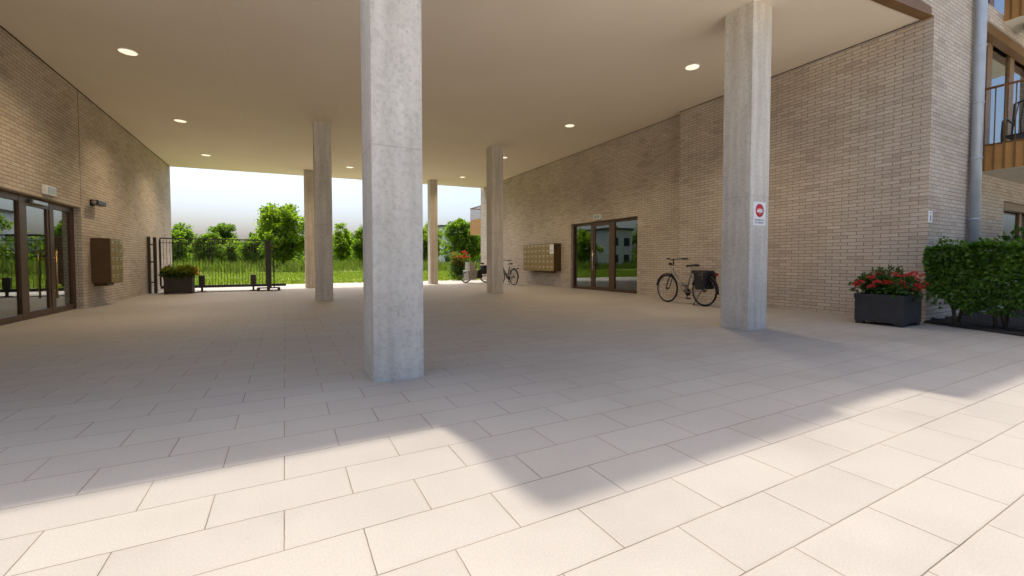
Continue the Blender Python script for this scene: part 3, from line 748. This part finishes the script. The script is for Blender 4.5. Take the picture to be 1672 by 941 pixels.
# far flower bush by the cargo bike
t = thing('flowering_shrub', 'tall shrub with red flowers beyond the cargo bike at the paving edge', 'shrub', (8.55, 22.35, 0))
b = MB()
for k in range(7):
    a = k*.9; b.tube([(8.55+.05*math.cos(a),22.35+.05*math.sin(a),0),(8.55+.3*math.cos(a),22.35+.3*math.sin(a),1.0)], [.02,.008], 5)
b.build('stem', BARK, t)
blob_leaves('lower_foliage', LEAF_POT, t, [(8.55+random.uniform(-.3,.3),22.35+random.uniform(-.3,.3),.15+random.random()*.6) for _ in range(14)], (.28,.28,.2), 1500, .12, .45)
blob_leaves('upper_foliage', LEAF_YEL, t, [(8.55+random.uniform(-.38,.38),22.35+random.uniform(-.3,.3),.8+random.random()*.6) for _ in range(16)], (.25,.25,.18), 1500, .11, .5)
flower_heads('blossom', PETAL, t, [(8.55+random.uniform(-.5,.5),22.1+random.uniform(-.3,.3),1.0+random.random()*.62) for _ in range(16)], .06, 22, .06)

# hedge ------------------------------------------------------------------
hx0,hx1,hy0,hy1,hz0,hz1 = 8.93,9.72,-.6,2.88,.24,1.235
t = thing('clipped_hedge', 'clipped dark green hedge in front of the pale facade at the right edge', 'hedge', (9.3,1.2,0))
n = 30000
P = np.stack([rng.uniform(hx0,hx1,n), rng.uniform(hy0,hy1,n), rng.uniform(hz0,hz1,n)], 1)
side = rng.random(n)
sel = side < .56; P[sel,0] = hx0+np.abs(rng.normal(0,.045,sel.sum()))
sel2 = (side >= .56) & (side < .72); P[sel2,2] = hz1-np.abs(rng.normal(0,.035,sel2.sum()))
sel3 = (side >= .72) & (side < .80); P[sel3,1] = hy1-np.abs(rng.normal(0,.045,sel3.sum()))
# uneven clipped surface, ragged underside, rounded shoulders
wob = .035*np.sin(P[:,1]*5.1+1)+.03*np.sin(P[:,2]*7.3+P[:,1]*3.1)+.02*np.sin(P[:,1]*13+P[:,2]*11)
P[:,0] += wob
P[:,2] += .02*np.sin(P[:,1]*6.3)+.015*np.sin(P[:,1]*17)
low = P[:,2] < .33+.07*np.sin(P[:,1]*4.2)+.04*np.sin(P[:,1]*9.7)
keep = ~(low & (rng.random(n) < .75))
und = P[:,2] < .20+.40*np.clip(1-(hy1-P[:,1])/.62, 0, 1)**1.3; keep &= ~(und & (rng.random(n) < .93)); P = P[keep]; n = len(P)
D = rvec(n)*.7; D[:,0] -= .55; D[:,2] -= .25
top = P[:,2] > hz1-.07; D[top,2] += .9; D[P[:,1] > hy1-.06, 1] += .8
Nn = rvec(n)*.55+np.array([-.75,-.1,.6]); Nn[top] += np.array([0,0,.8])
ll = .062*(.65+.7*rng.random(n)); V, F = leaf_mesh(P, D, Nn, ll, ll*.62, .18)
sg_ = [(9.0+random.random()*.5, 2.82-random.random()*1.6, 1.24+random.random()*.05) for _ in range(26)]+[(9.02,2.8,1.3),(9.05,2.72,1.33),(9.08,2.66,1.30)]
ex = blob_leaves(None, LEAF_HEDGE, t, sg_, (.05,.05,.06), 420, .05, .6, 1.5)
mesh_np('foliage', np.concatenate([V, ex[0]]), np.concatenate([F, ex[1]+len(V)]), LEAF_HEDGE, t)
b = MB(); rt = random.Random(5)
yy = 2.62
while yy > hy0:
    for q in range(3):
        x = 9.28+rt.uniform(-.1,.1); y = yy+rt.uniform(-.05,.05)
        b.tube([(x,y,0),(x+rt.uniform(-.04,.04),y+rt.uniform(-.04,.04),.25),(x+rt.uniform(-.22,.22),y+rt.uniform(-.25,.25),.62),(x+rt.uniform(-.3,.3),y+rt.uniform(-.35,.35),1.05)], [.026,.021,.012,.005], 6)
    yy -= .47
b.build('trunk', BARK, t)
# shrub behind the hedge under the window
t = thing('garden_shrub', 'loose green shrub behind the hedge under the ground floor window', 'shrub', (12.2,2.3,0))
b = MB()
for k in range(6):
    a = k*1.05; b.tube([(12.2,2.3,0),(12.2+.3*math.cos(a),2.3+.25*math.sin(a),1.3)], [.02,.006], 5)
b.build('stem', BARK, t)
blob_leaves('foliage', LEAF_HEDGE, t, [(12.2+random.uniform(-.5,.6),2.3+random.uniform(-.3,.3),.5+random.random()*1.05) for _ in range(22)], (.2,.2,.2), 1500, .09, .55)

# ------------------------------------------------------------------ sliding gate
gy = 17.5
t = thing('sliding_gate', 'dark metal sliding gate with vertical bars standing half open at the far end', 'gate', (-2.05,gy,0))
f = MB(); f.box(-3.55,-.56,gy-.02,gy+.02,1.745,1.785,.004); f.box(-3.55,.03,gy-.035,gy+.035,.135,.225,.004)
f.box(-3.57,-3.52,gy-.02,gy+.02,.226,1.734); f.box(-.60,-.55,gy-.02,gy+.02,.226,1.734); f.build('frame', GATEM, t)
b = MB(); x = -3.46
while x < -.62: b.tube([(x,gy,.226),(x,gy,1.734)], .0058, 6); x += .086
for z in (1.62,): b.box(-3.52,-.6,gy-.006,gy+.006,z-.008,z+.008)
b.build('bars', GATEM, t)
for x in (-2.45,-.98):
    b = MB(); b.box(x-.085,x+.085,gy-.115,gy-.036,.23,.56,.012); b.box(x-.12,x+.12,gy-.12,gy-.037,.0,.03); b.box(x-.03,x+.03,gy-.10,gy-.05,.03,.23); b.build('roller_box', GATEM, t)
t = thing('gate_post', 'pair of dark steel posts of the sliding gate against the left brick wall', 'post', (-3.7,gy-.1,0), 'posts of the sliding gate')
b = MB(); b.box(-3.815,-3.745,gy-.22,gy-.15,0,1.80,.004); b.build('post', GATEM, t)
b = MB(); b.box(-3.68,-3.60,gy-.20,gy-.12,0,1.78,.004); b.build('post', GATEM, t)
b = MB()
for z in (.35, 1.0, 1.55):
    b = MB(); b.box(-3.744,-3.681,gy-.185,gy-.155,z-.02,z+.02); b.build('bracket', GATEM, t)
b = MB(); b.box(-3.5,-.2,gy-.30,gy-.22,0.002,.022); o = b.build('gate_track', GATEM); tag(o, 'low metal rail on the ground along the sliding gate', 'rail')
t = thing('gate_post', 'free standing steel guide post on a low foot at the gate open end', 'post', (-.48,gy-.3,0), 'posts of the sliding gate')
b = MB(); b.box(-.56,-.42,gy-.42,gy-.30,.12,1.74,.004); b.build('post', GATEM, t)
b = MB(); b.box(-.36,-.325,gy-.40,gy-.33,.12,1.66,.004); b.box(-.42,-.36,gy-.38,gy-.35,1.60,1.64); b.box(-.42,-.36,gy-.38,gy-.35,.5,.53); b.build('guide_bar', GATEM, t)
b = MB(); b.box(-.86,-.16,gy-.52,gy-.26,.085,.12,.004)
for x in (-.86,-.56,-.24): b.box(x,x+.09,gy-.50,gy-.28,0,.084)
b.build('foot', GATEM, t)

# ------------------------------------------------------------------ bicycles
def bicycle(loc, rz, label, frame_m, pannier=True, lean=0):
    """local frame: front +y, wheels in the yz plane"""
    t = thing('bicycle', label, 'bicycle', (0,0,0))
    R = .345; A = (.565, .345); B_ = (-.565, .345)
    def part(mb, name, m, par=t): return mb.build(name, m, par, world=False)
    for (yc, nm) in ((A[0],'front'),(B_[0],'rear')):
        w = MB(); w.ring((0,yc,R), R-.021, .021, 'x', 44, 8); wo = part(w, 'wheel', RUBBER)
        w = MB(); w.ring((0,yc,R), R-.046, .012, 'x', 44, 6, w=1.0); part(w, 'rim', STEEL, wo)
        w = MB()
        for k in range(20):
            a = 2*PI*k/20; s = .022 if k % 2 else -.022
            w.tube([(s,yc+.02*math.cos(a+.5),R+.02*math.sin(a+.5)),(0,yc+(R-.055)*math.cos(a),R+(R-.055)*math.sin(a))], .0014, 4, False)
        part(w, 'spokes', STEEL, wo)
        w = MB(); w.disc((-.03,yc,R), .026, .06, 'x', 16); part(w, 'hub', BLACK, wo)
        w = MB(); a0 = .15 if nm == 'front' else -.25; a1 = PI*.80 if nm == 'front' else PI*.98
        w.ring((0,yc,R), R+.020, .017, 'x', 26, 6, a0 if nm == 'front' else .35, a1 if nm == 'front' else PI+.15, w=1.5); part(w, 'mudguard', BLACK)
    f = MB()
    f.tube([(0,.385,.90),(0,.425,.70)], .022, 10)
    f.tube([(0,.415,.78),(0,.02,.32),(0,-.04,.285)], [.034,.034,.032], 10)
    f.tube([(0,.425,.70),(0,.12,.50),(0,-.115,.46)], [.014,.014,.012], 8)
    f.tube([(0,-.04,.285),(0,-.19,.78)], .021, 10)
    for s in (-.055,.055):
        f.tube([(s*.5,-.06,.285),(s,B_[0],B_[1])], .011, 6); f.tube([(s*.35,-.17,.68),(s,B_[0],B_[1])], .009, 6)
    part(f, 'frame', frame_m)
    f = MB()
    for s in (-.055,.055): f.tube([(s*.8,.428,.70),(s,.46,.60),(s,A[0],A[1])], [.016,.015,.010], 8)
    f.box(-.06,.06,.41,.445,.685,.71); part(f, 'fork', BLACK)
    h = MB(); h.tube([(0,.385,.90),(0,.365,1.02),(0,.40,1.06)], .016, 8)
    h.tube([(-.30,.22,1.075),(-.24,.33,1.085),(-.10,.40,1.065),(.10,.40,1.065),(.24,.33,1.085),(.30,.22,1.075)], .0115, 8)
    hb = part(h, 'handlebar', BLACK)
    for s in (-1,1):
        h = MB(); h.tube([(s*.245,.322,1.085),(s*.305,.205,1.074)], .0175, 8); part(h, 'grip', RUBBER, hb)
        h = MB(); h.tube([(s*.22,.36,1.075),(s*.29,.31,1.05)], .006, 5); part(h, 'brake_lever', BLACK, hb)
    h = MB(); h.tube([(0,.43,.955),(0,.50,.955)], [.02,.04], 12); h.tube([(0,.42,.9),(0,.455,.95)], .008, 5); part(h, 'headlight', BLACK)
    s_ = MB(); s_.tube([(0,-.19,.78),(0,-.215,.885)], .013, 8); part(s_, 'seat_post', STEEL)
    s_ = MB()
    V = []; F = []
    prof = [(-.36,.085,.935),(-.33,.10,.945),(-.25,.085,.94),(-.16,.04,.93),(-.06,.02,.928),(-.03,.012,.92)]
    for (y, wd, z) in prof:
        for k in range(8):
            a = 2*PI*k/8; V.append((wd*math.cos(a), y, z-.018+.024*math.sin(a)))
    for i in range(len(prof)-1):
        for k in range(8): F.append((i*8+k, i*8+(k+1)%8, (i+1)*8+(k+1)%8, (i+1)*8+k))
    F += [tuple(range(8)), tuple(range(40,48))]
    s_.add(V, F, True); part(s_, 'saddle', BLACK)
    c = MB(); c.disc((.045,-.04,.285), .085, .004, 'x', 24); c.ring((.05,-.04,.285), .085, .006, 'x', 24, 4); cr = part(c, 'crankset', BLACK)
    for s, a in ((1, -1.2), (-1, PI-1.2)):
        dy, dz = .17*math.cos(a), .17*math.sin(a)
        c = MB(); c.tube([(s*.065,-.04,.285),(s*.075,-.04+dy,.285+dz)], .010, 6); part(c, 'crank', BLACK, cr)
        c = MB(); c.box(min(s*.08,s*.17), max(s*.08,s*.17), -.04+dy-.045, -.04+dy+.045, .285+dz-.01, .285+dz+.01); part(c, 'pedal', RUBBER, cr)
    c = MB(); c.box(.048,.056,-.55,-.05,.36,.367); c.box(.048,.056,-.55,-.05,.215,.222); part(c, 'chain_guard', BLACK)
    r = MB()
    for s in (-.06,.06):
        r.tube([(s,-.20,.70),(s,-.30,.735),(s,-.86,.735)], .006, 6); r.tube([(s,-.74,.735),(s,-.565,.36)], .006, 6)
    for y in (-.35,-.5,-.65,-.8): r.tube([(-.06,y,.735),(.06,y,.735)], .005, 5)
    part(r, 'rear_rack', BLACK)
    r = MB(); r.box(-.045,.045,-.905,-.865,.70,.75,.008); part(r, 'tail_light', REDL)
    k = MB(); k.tube([(-.03,-.50,.33),(-.16,-.40,.02),(-.17,-.43,.008)], .009, 6); part(k, 'kickstand', BLACK)
    if pannier:
        for s in (-1, 1):
            p = MB(); x0, x1 = (.075,.19) if s > 0 else (-.19,-.075)
            V = [(x0,-.40,.78),(x0,-.76,.78),(x0,-.70,.38),(x0,-.46,.38),(x1,-.42,.76),(x1,-.74,.76),(x1,-.69,.40),(x1,-.47,.40)]
            p.add(V, [(0,1,2,3),(4,7,6,5),(0,4,5,1),(1,5,6,2),(2,6,7,3),(3,7,4,0)]); pn = part(p, 'pannier_bag', BAG)
            bv = pn.modifiers.new('bevel','BEVEL'); bv.width = .025; bv.segments = 3
            p = MB(); xx = x1+.002 if s > 0 else x0-.002
            p.tube([(xx,-.66,.78),(xx,-.67,.60)], .007, 5); p.tube([(xx,-.56,.70),(xx,-.68,.74)], .005, 5); part(p, 'strap', STEEL, pn)
        p = MB(); p.box(-.14,.14,-.72,-.30,.745,.81,.03); part(p, 'rack_bag', BAG)
    t.location = loc; t.rotation_euler = (0, lean, rz)
    return t
bicycle((8.39,7.03,0), math.radians(-4), 'silver grey city bicycle with black panniers parked against the right brick wall', SILVER, True, 0)
bicycle((8.66,16.75,0), math.radians(3), 'black bicycle seen from behind, parked along the wall right of a far column', BLACK, False, 0)
# cargo bike
t = thing('cargo_bike', 'cargo bike with a grey front box and black bags, partly behind a far column', 'cargo bike', (8.1,18.95,0))
cy = 18.95
b = MB(); V = [(7.62,cy-.30,.16),(8.02,cy-.30,.16),(8.02,cy+.30,.16),(7.62,cy+.30,.16),(7.56,cy-.34,.60),(8.05,cy-.34,.60),(8.05,cy+.34,.60),(7.56,cy+.34,.60)]
b.add(V, [(3,2,1,0),(0,1,5,4),(1,2,6,5),(2,3,7,6),(3,0,4,7),(4,5,6,7)]); bo = b.build('cargo_box', GREYBOX, t)
bv = bo.modifiers.new('bevel','BEVEL'); bv.width = .02; bv.segments = 2
b = MB(); V = [(7.66,cy-.30,.605),(8.02,cy-.30,.605),(8.02,cy+.30,.605),(7.66,cy+.30,.605),(7.66,cy-.26,.99),(7.86,cy-.26,.97),(7.86,cy+.26,.97),(7.66,cy+.26,.99)]
b.add(V, [(3,2,1,0),(0,1,5,4),(1,2,6,5),(2,3,7,6),(3,0,4,7),(4,5,6,7)]); b.build('hood', GREYBOX, bo)
b = MB(); b.box(7.78,7.86,cy-.346,cy-.325,.40,.43); b.build('latch', BLACK, bo)
for xc, R in ((7.58,.26),(8.62,.33)):
    w = MB(); w.ring((xc,cy,R), R-.022, .022, 'y', 36, 8); wo = w.build('wheel', RUBBER, t)
    w = MB(); w.ring((xc,cy,R), R-.052, .013, 'y', 36, 6); w.build('rim', STEEL, wo)
    w = MB()
    for k in range(16): a = 2*PI*k/16; w.tube([(xc,cy,R),(xc+(R-.06)*math.cos(a),cy,R+(R-.06)*math.sin(a))], .0018, 4, False)
    w.build('spokes', STEEL, wo)
b = MB(); b.tube([(8.62,cy,.33),(8.25,cy,.30),(8.05,cy,.30)], .025, 8); b.tube([(8.25,cy,.30),(8.40,cy,.80)], .02, 8); b.tube([(8.05,cy,.35),(8.12,cy,.95)], .02, 8); b.tube([(8.25,cy,.68),(8.62,cy,.33)], .012, 6); b.build('frame', BLACK, t)
b = MB(); b.tube([(8.12,cy,.95),(8.14,cy,1.0)], .016, 8); b.tube([(8.25,cy-.28,1.0),(8.14,cy-.12,1.02),(8.14,cy+.12,1.02),(8.25,cy+.28,1.0)], .014, 8); b.build('handlebar', BLACK, t)
b = MB(); b.tube([(8.22,cy,.905),(8.36,cy,.925),(8.50,cy,.92)], [.025,.06,.085], 10, flat=.5); b.build('saddle', BLACK, t)
b = MB(); b.box(8.38,8.80,cy-.22,cy+.22,.42,.84,.04); b.build('rear_bag', BAG, t)
b = MB(); b.box(8.06,8.36,cy-.20,cy-.14,.22,.62,.02); b.build('side_bag', BAG, t)

# ------------------------------------------------------------------ trees
def tree(x, y, h, wd, label, m=LEAF_TREE, base=.18, n=5200, leaf=.26, cat='tree', conical=0.0, nclump=70, grp='trees in the meadow beyond the passage', seed=0):
    r = random.Random(seed); t = thing('broadleaf_tree', label, cat, (x,y,0), grp)
    b = MB(); tr_ = max(.07, h*.016)
    b.tube([(x,y,-.05),(x+.03*h*r.uniform(-.5,.5),y,h*base),(x+.03*h*r.uniform(-1,1),y+.02*h*r.uniform(-1,1),h*.55),(x,y,h*.86)], [tr_,tr_*.8,tr_*.45,tr_*.12], 8)
    cen = []
    for k in range(nclump):
        while True:
            u = Vector((r.uniform(-1,1), r.uniform(-1,1), r.uniform(-1,1)))
            if .25 < u.length < 1: break
        zz = (u.z+1)/2
        k_ = (1-conical*zz)*(.80+.25*math.sin(3*math.atan2(u.y,u.x)+seed))
        cen.append((x+u.x*wd*.5*k_, y+u.y*wd*.5*k_, h*base+wd*.06+(h*.97-h*base-wd*.06)*zz))
    for k in range(12):
        c = cen[(k*5) % len(cen)]; z0 = h*(base*.8+.35*k/12)
        b.tube([(x,y,z0),((x+c[0])/2,(y+c[1])/2,(z0+c[2])/2+.04*h),c], [tr_*.4,tr_*.25,tr_*.06], 5)
    b.build('trunk', BARK, t)
    per = np.array([r.uniform(.4,1.4) for _ in cen]); per /= per.sum()
    idx = rng.choice(len(cen), n, p=per); C_ = np.array(cen)[idx]
    cr = np.array([r.uniform(.07,.135) for _ in cen])[idx][:,None]*min(wd, h*.8)
    d = rvec(n); P = C_+d*cr*(rng.random((n,1))**.5)*np.array([1.1,1.1,.85])
    D = d*.6+rvec(n); Nn = rvec(n)*.8+np.array([0,0,.9])
    ll = leaf*(.6+.8*rng.random(n)); V, F = leaf_mesh(P, D, Nn, ll, ll*.72)
    mesh_np('crown', V, F, m, t)
    return t
tree(-.1,52.7,7.45,6.3,'largest round bright green tree left of the far columns', LEAF_TREE, .13, 15000, .26, nclump=120, seed=1)
tree(-13.2,78,6.9,5.6,'leafy tree behind the gate planter, next to the left wall end', LEAF_TREE3, .12, 7000, .28, conical=.35, seed=2)
tree(-8.7,84,7.5,5.6,'tall two topped tree behind the middle of the gate', LEAF_TREE2, .15, 7000, .30, conical=.25, seed=3)
tree(-10.4,76,4.9,3.6,'short tree between the two taller trees behind the gate', LEAF_TREE3, .12, 3200, .26, conical=.4, seed=4)
tree(-6.0,66,4.2,2.8,'low pale shrubby tree behind the gate bars, mid gate', LEAF_TREE, .12, 2600, .22, conical=.3, seed=5)
tree(-4.6,88,6.4,4.0,'narrow dark tree just left of the largest tree', LEAF_TREE2, .12, 4200, .28, conical=.4, seed=6)
tree(-5.6,60,3.2,2.2,'small dark bush like tree in the tall grass left of the gate post', LEAF_TREE2, .1, 2000, .2, conical=.2, seed=15)
tree(8.0,72,7.1,4.2,'pale green tree between the far column pair and the nearest column', LEAF_TREE, .14, 5200, .26, conical=.25, seed=7)
tree(8.9,55,5.4,4.5,'dark rounded tree on a bare stem left of the nearest column', LEAF_TREE2, .22, 6800, .24, nclump=80, seed=8)
tree(6.3,95,8.0,5.0,'distant tree peeping between the pale and the dark tree', LEAF_TREE2, .15, 3600, .34, seed=9)
tree(17.2,58,5.9,3.4,'slim tree between the nearest column and the thin lone column', LEAF_TREE, .15, 4200, .24, conical=.3, seed=10)
tree(15.6,40,5.5,4.4,'dense dark green tree beside the right wall end', LEAF_TREE2, .10, 9000, .22, nclump=90, conical=.15, seed=11)
tree(20.5,66,7.4,4.6,'bright tree behind the dense dark tree near the right wall end', LEAF_TREE, .14, 5200, .26, seed=12)
tree(-11.6,62,5.0,4.4,'round green tree right beside the left wall end behind the planter', LEAF_TREE2, .12, 5200, .24, conical=.2, seed=16)
tree(-7.6,60,4.5,4.0,'broad low tree behind the first gate roller box', LEAF_TREE2, .12, 4800, .24, conical=.2, seed=17)
tree(-3.4,64,4.6,3.8,'dark low tree in front of the narrow dark tree near the gate post', LEAF_TREE2, .12, 4800, .24, conical=.2, seed=18)
tree(11.2,70,5.8,4.6,'mid green tree half covered by the nearest column', LEAF_TREE, .14, 4800, .26, conical=.2, seed=19)
# more trees of the same meadow further out (glimpsed in the glass doors)
k = 0
for (x, y, h, wd) in ((-24,62,7,5.5),(-31,75,8,6),(-19,50,6,5),(-40,66,8,6.5),(30,74,8,6),(38,88,9,7),(27,60,6,5),(33,66,6.5,5.2),(46,92,9,7),(-36,54,8,6.5),(24,50,5,4.2),(31,58,5.5,4.6),(36,66,6,5)):
    k += 1
    tree(x, y, h, wd, 'green meadow tree far to the side, seen only as a reflection in the glass doors', LEAF_TREE if k % 2 else LEAF_TREE2, .13, 3600, .34, seed=20+k)

# distant shrub belt (reads as one mass)
n = 34000; X = rng.uniform(-70,75,n); Y = rng.uniform(88,112,n); top_ = 5.0+1.1*np.sin(X*.21)+.8*np.sin(X*.57+1)+.7*np.sin(X*1.3)
Z = rng.random(n)**.8*top_; P = np.stack([X,Y,Z],1)
ll = .7*(.6+.8*rng.random(n)); V, F = leaf_mesh(P, rvec(n), rvec(n)+np.array([0,-.4,.8]), ll, ll*.7)
o = mesh_np('shrub_belt', V, F, LEAF_TREE2); tag(o, 'distant belt of dark green bushes along the far side of the meadow', 'bushes', kind='stuff')

# distant houses
def house(x, y, w, d, h, label, rz=0, flat=True):
    t = thing('house', label, 'house', (x,y,0), 'houses beyond the meadow')
    b = MB(); b.box(x-w/2,x+w/2,y-d/2,y+d/2,-.1,h); b.build('wall', RENDER_W, t)
    b = MB()
    if flat: b.box(x-w/2-.3,x+w/2+.3,y-d/2-.3,y+d/2+.3,h+.001,h+.3)
    else: b.add([(x-w/2-.3,y-d/2-.4,h),(x+w/2+.3,y-d/2-.4,h),(x+w/2+.3,y+d/2+.4,h),(x-w/2-.3,y+d/2+.4,h),(x-w/2-.3,y,h+d*.35),(x+w/2+.3,y,h+d*.35)], [(0,1,5,4),(2,3,4,5),(0,4,3),(1,2,5),(3,2,1,0)])
    b.build('roof', ROOFM, t)
    nw = max(2, int(w/2.6)); nf = max(1, int(h/2.7))
    for f_ in range(nf):
        for i in range(nw):
            xc = x-w/2+(i+.5)*w/nw; z0 = .9+f_*2.7
            q = MB(); q.box(xc-.55,xc+.55,y-d/2-.03,y-d/2-.002,z0,z0+1.3); q.build('window', WINDARK, t)
house(34,92,9,8,8.6,'pale flat roofed block half hidden behind the trees right of the thin column')
house(6.8,104,7,6,3.6,'small white house glimpsed between the far column and the nearest column', flat=False)
house(-11,112,9,6,3.2,'low pale house glimpsed behind the trees at the gate', flat=False)
house(27,98,16,8,5.0,'long pale two storey row house mirrored in the left glass entrance', flat=True)
house(-28.6,56,4.6,6,6.2,'narrow pale house mirrored in the right glass entrance', flat=True)

# meadow grass ---------------------------------------------------------
def blades(name, n, x0, x1, y0, y1, h, w, m, label, cat, dens=None, clump=0):
    Y = y0+(y1-y0)*rng.random(n)**1.3; X = rng.uniform(x0,x1,n)*(.35+.65*(Y-y0)/(y1-y0)) if dens else rng.uniform(x0,x1,n)
    if clump:
        keep = (np.sin(X*.9+1.3*np.sin(Y*.5))+np.sin(Y*.8+X*.35)+rng.normal(0,.5,n)) > -.5; X = X[keep]; Y = Y[keep]; 
    n = len(X)
    hh = h*(.5+.8*rng.random(n))*(1+.35*np.sin(X*.7)*np.sin(Y*.45)); P = np.stack([X,Y,np.full(n,-.02)],1)
    D = rng.normal(0,.28,(n,3)); D[:,2] = 1
    V, F = leaf_mesh(P, D, np.stack([rng.normal(0,.5,n), -np.ones(n), rng.normal(0,.2,n)],1), hh, w*(.6+.8*rng.random(n)), .1)
    o = mesh_np(name, V, F, m); tag(o, label, cat, kind='stuff'); return o
blades('lawn', 34000, -16, 26, 21.6, 44, .13, .035, BLADE, 'short bright green lawn beyond the paving', 'grass')
blades('tall_grass', 26000, -26, 38, 43, 75, 1.0, .07, BLADET, 'tall unmown meadow grass in front of the trees', 'grass', clump=1)

# ------------------------------------------------------------------ light, sky, camera
S_Y, S_X = .41, .065      # how far the light drifts towards the viewer per metre of fall
d = Vector((S_X, -S_Y, -1)).normalized()
sun = bpy.data.lights.new('sun', 'SUN'); sun.energy = 2.0; sun.angle = math.radians(1.4); sun.color = (1,.94,.85)
so = bpy.data.objects.new('sun', sun); COL.objects.link(so); so.rotation_euler = d.to_track_quat('-Z','Y').to_euler(); so.location = (0,30,40)
elev = math.asin(-d.z); az = math.atan2(-d.x, -d.y)
wd_ = bpy.data.worlds.new('World'); S.world = wd_; wd_.use_nodes = True
nt = wd_.node_tree; sky = nt.nodes.new('ShaderNodeTexSky'); sky.sky_type = 'NISHITA'; sky.sun_disc = False
sky.sun_elevation = elev; sky.sun_rotation = az; sky.air_density = 1.0; sky.dust_density = 10.0; sky.ozone_density = 5.5; sky.altitude = 560
bg = nt.nodes['Background']; nt.links.new(sky.outputs[0], bg.inputs[0]); bg.inputs[1].default_value = .15

cam = bpy.data.cameras.new('camera'); co = bpy.data.objects.new('camera', cam); COL.objects.link(co)
F_, CY_ = 698.0, 450.5
yaw = math.atan(371/F_*math.cos(-math.atan((CY_-428)/F_))); pitch = -math.atan((CY_-428)/F_)
co.location = (0,0,1.0); co.rotation_euler = (PI/2+pitch, 0, -yaw)
cam.sensor_width = 36; cam.lens = F_/1672*36; cam.shift_y = (CY_-470.5)/1672; cam.clip_start = .05; cam.clip_end = 3000
S.camera = co
S.view_settings.view_transform = 'Standard'; S.view_settings.look = 'None'; S.view_settings.gamma = 1; S.view_settings.use_curve_mapping = False
S.view_settings.exposure = 1.14
S.view_settings.use_white_balance = True; S.view_settings.white_balance_temperature = 6700; S.view_settings.white_balance_tint = 10
S.cycles.max_bounces = 10; S.cycles.diffuse_bounces = 6; S.cycles.transparent_max_bounces = 12
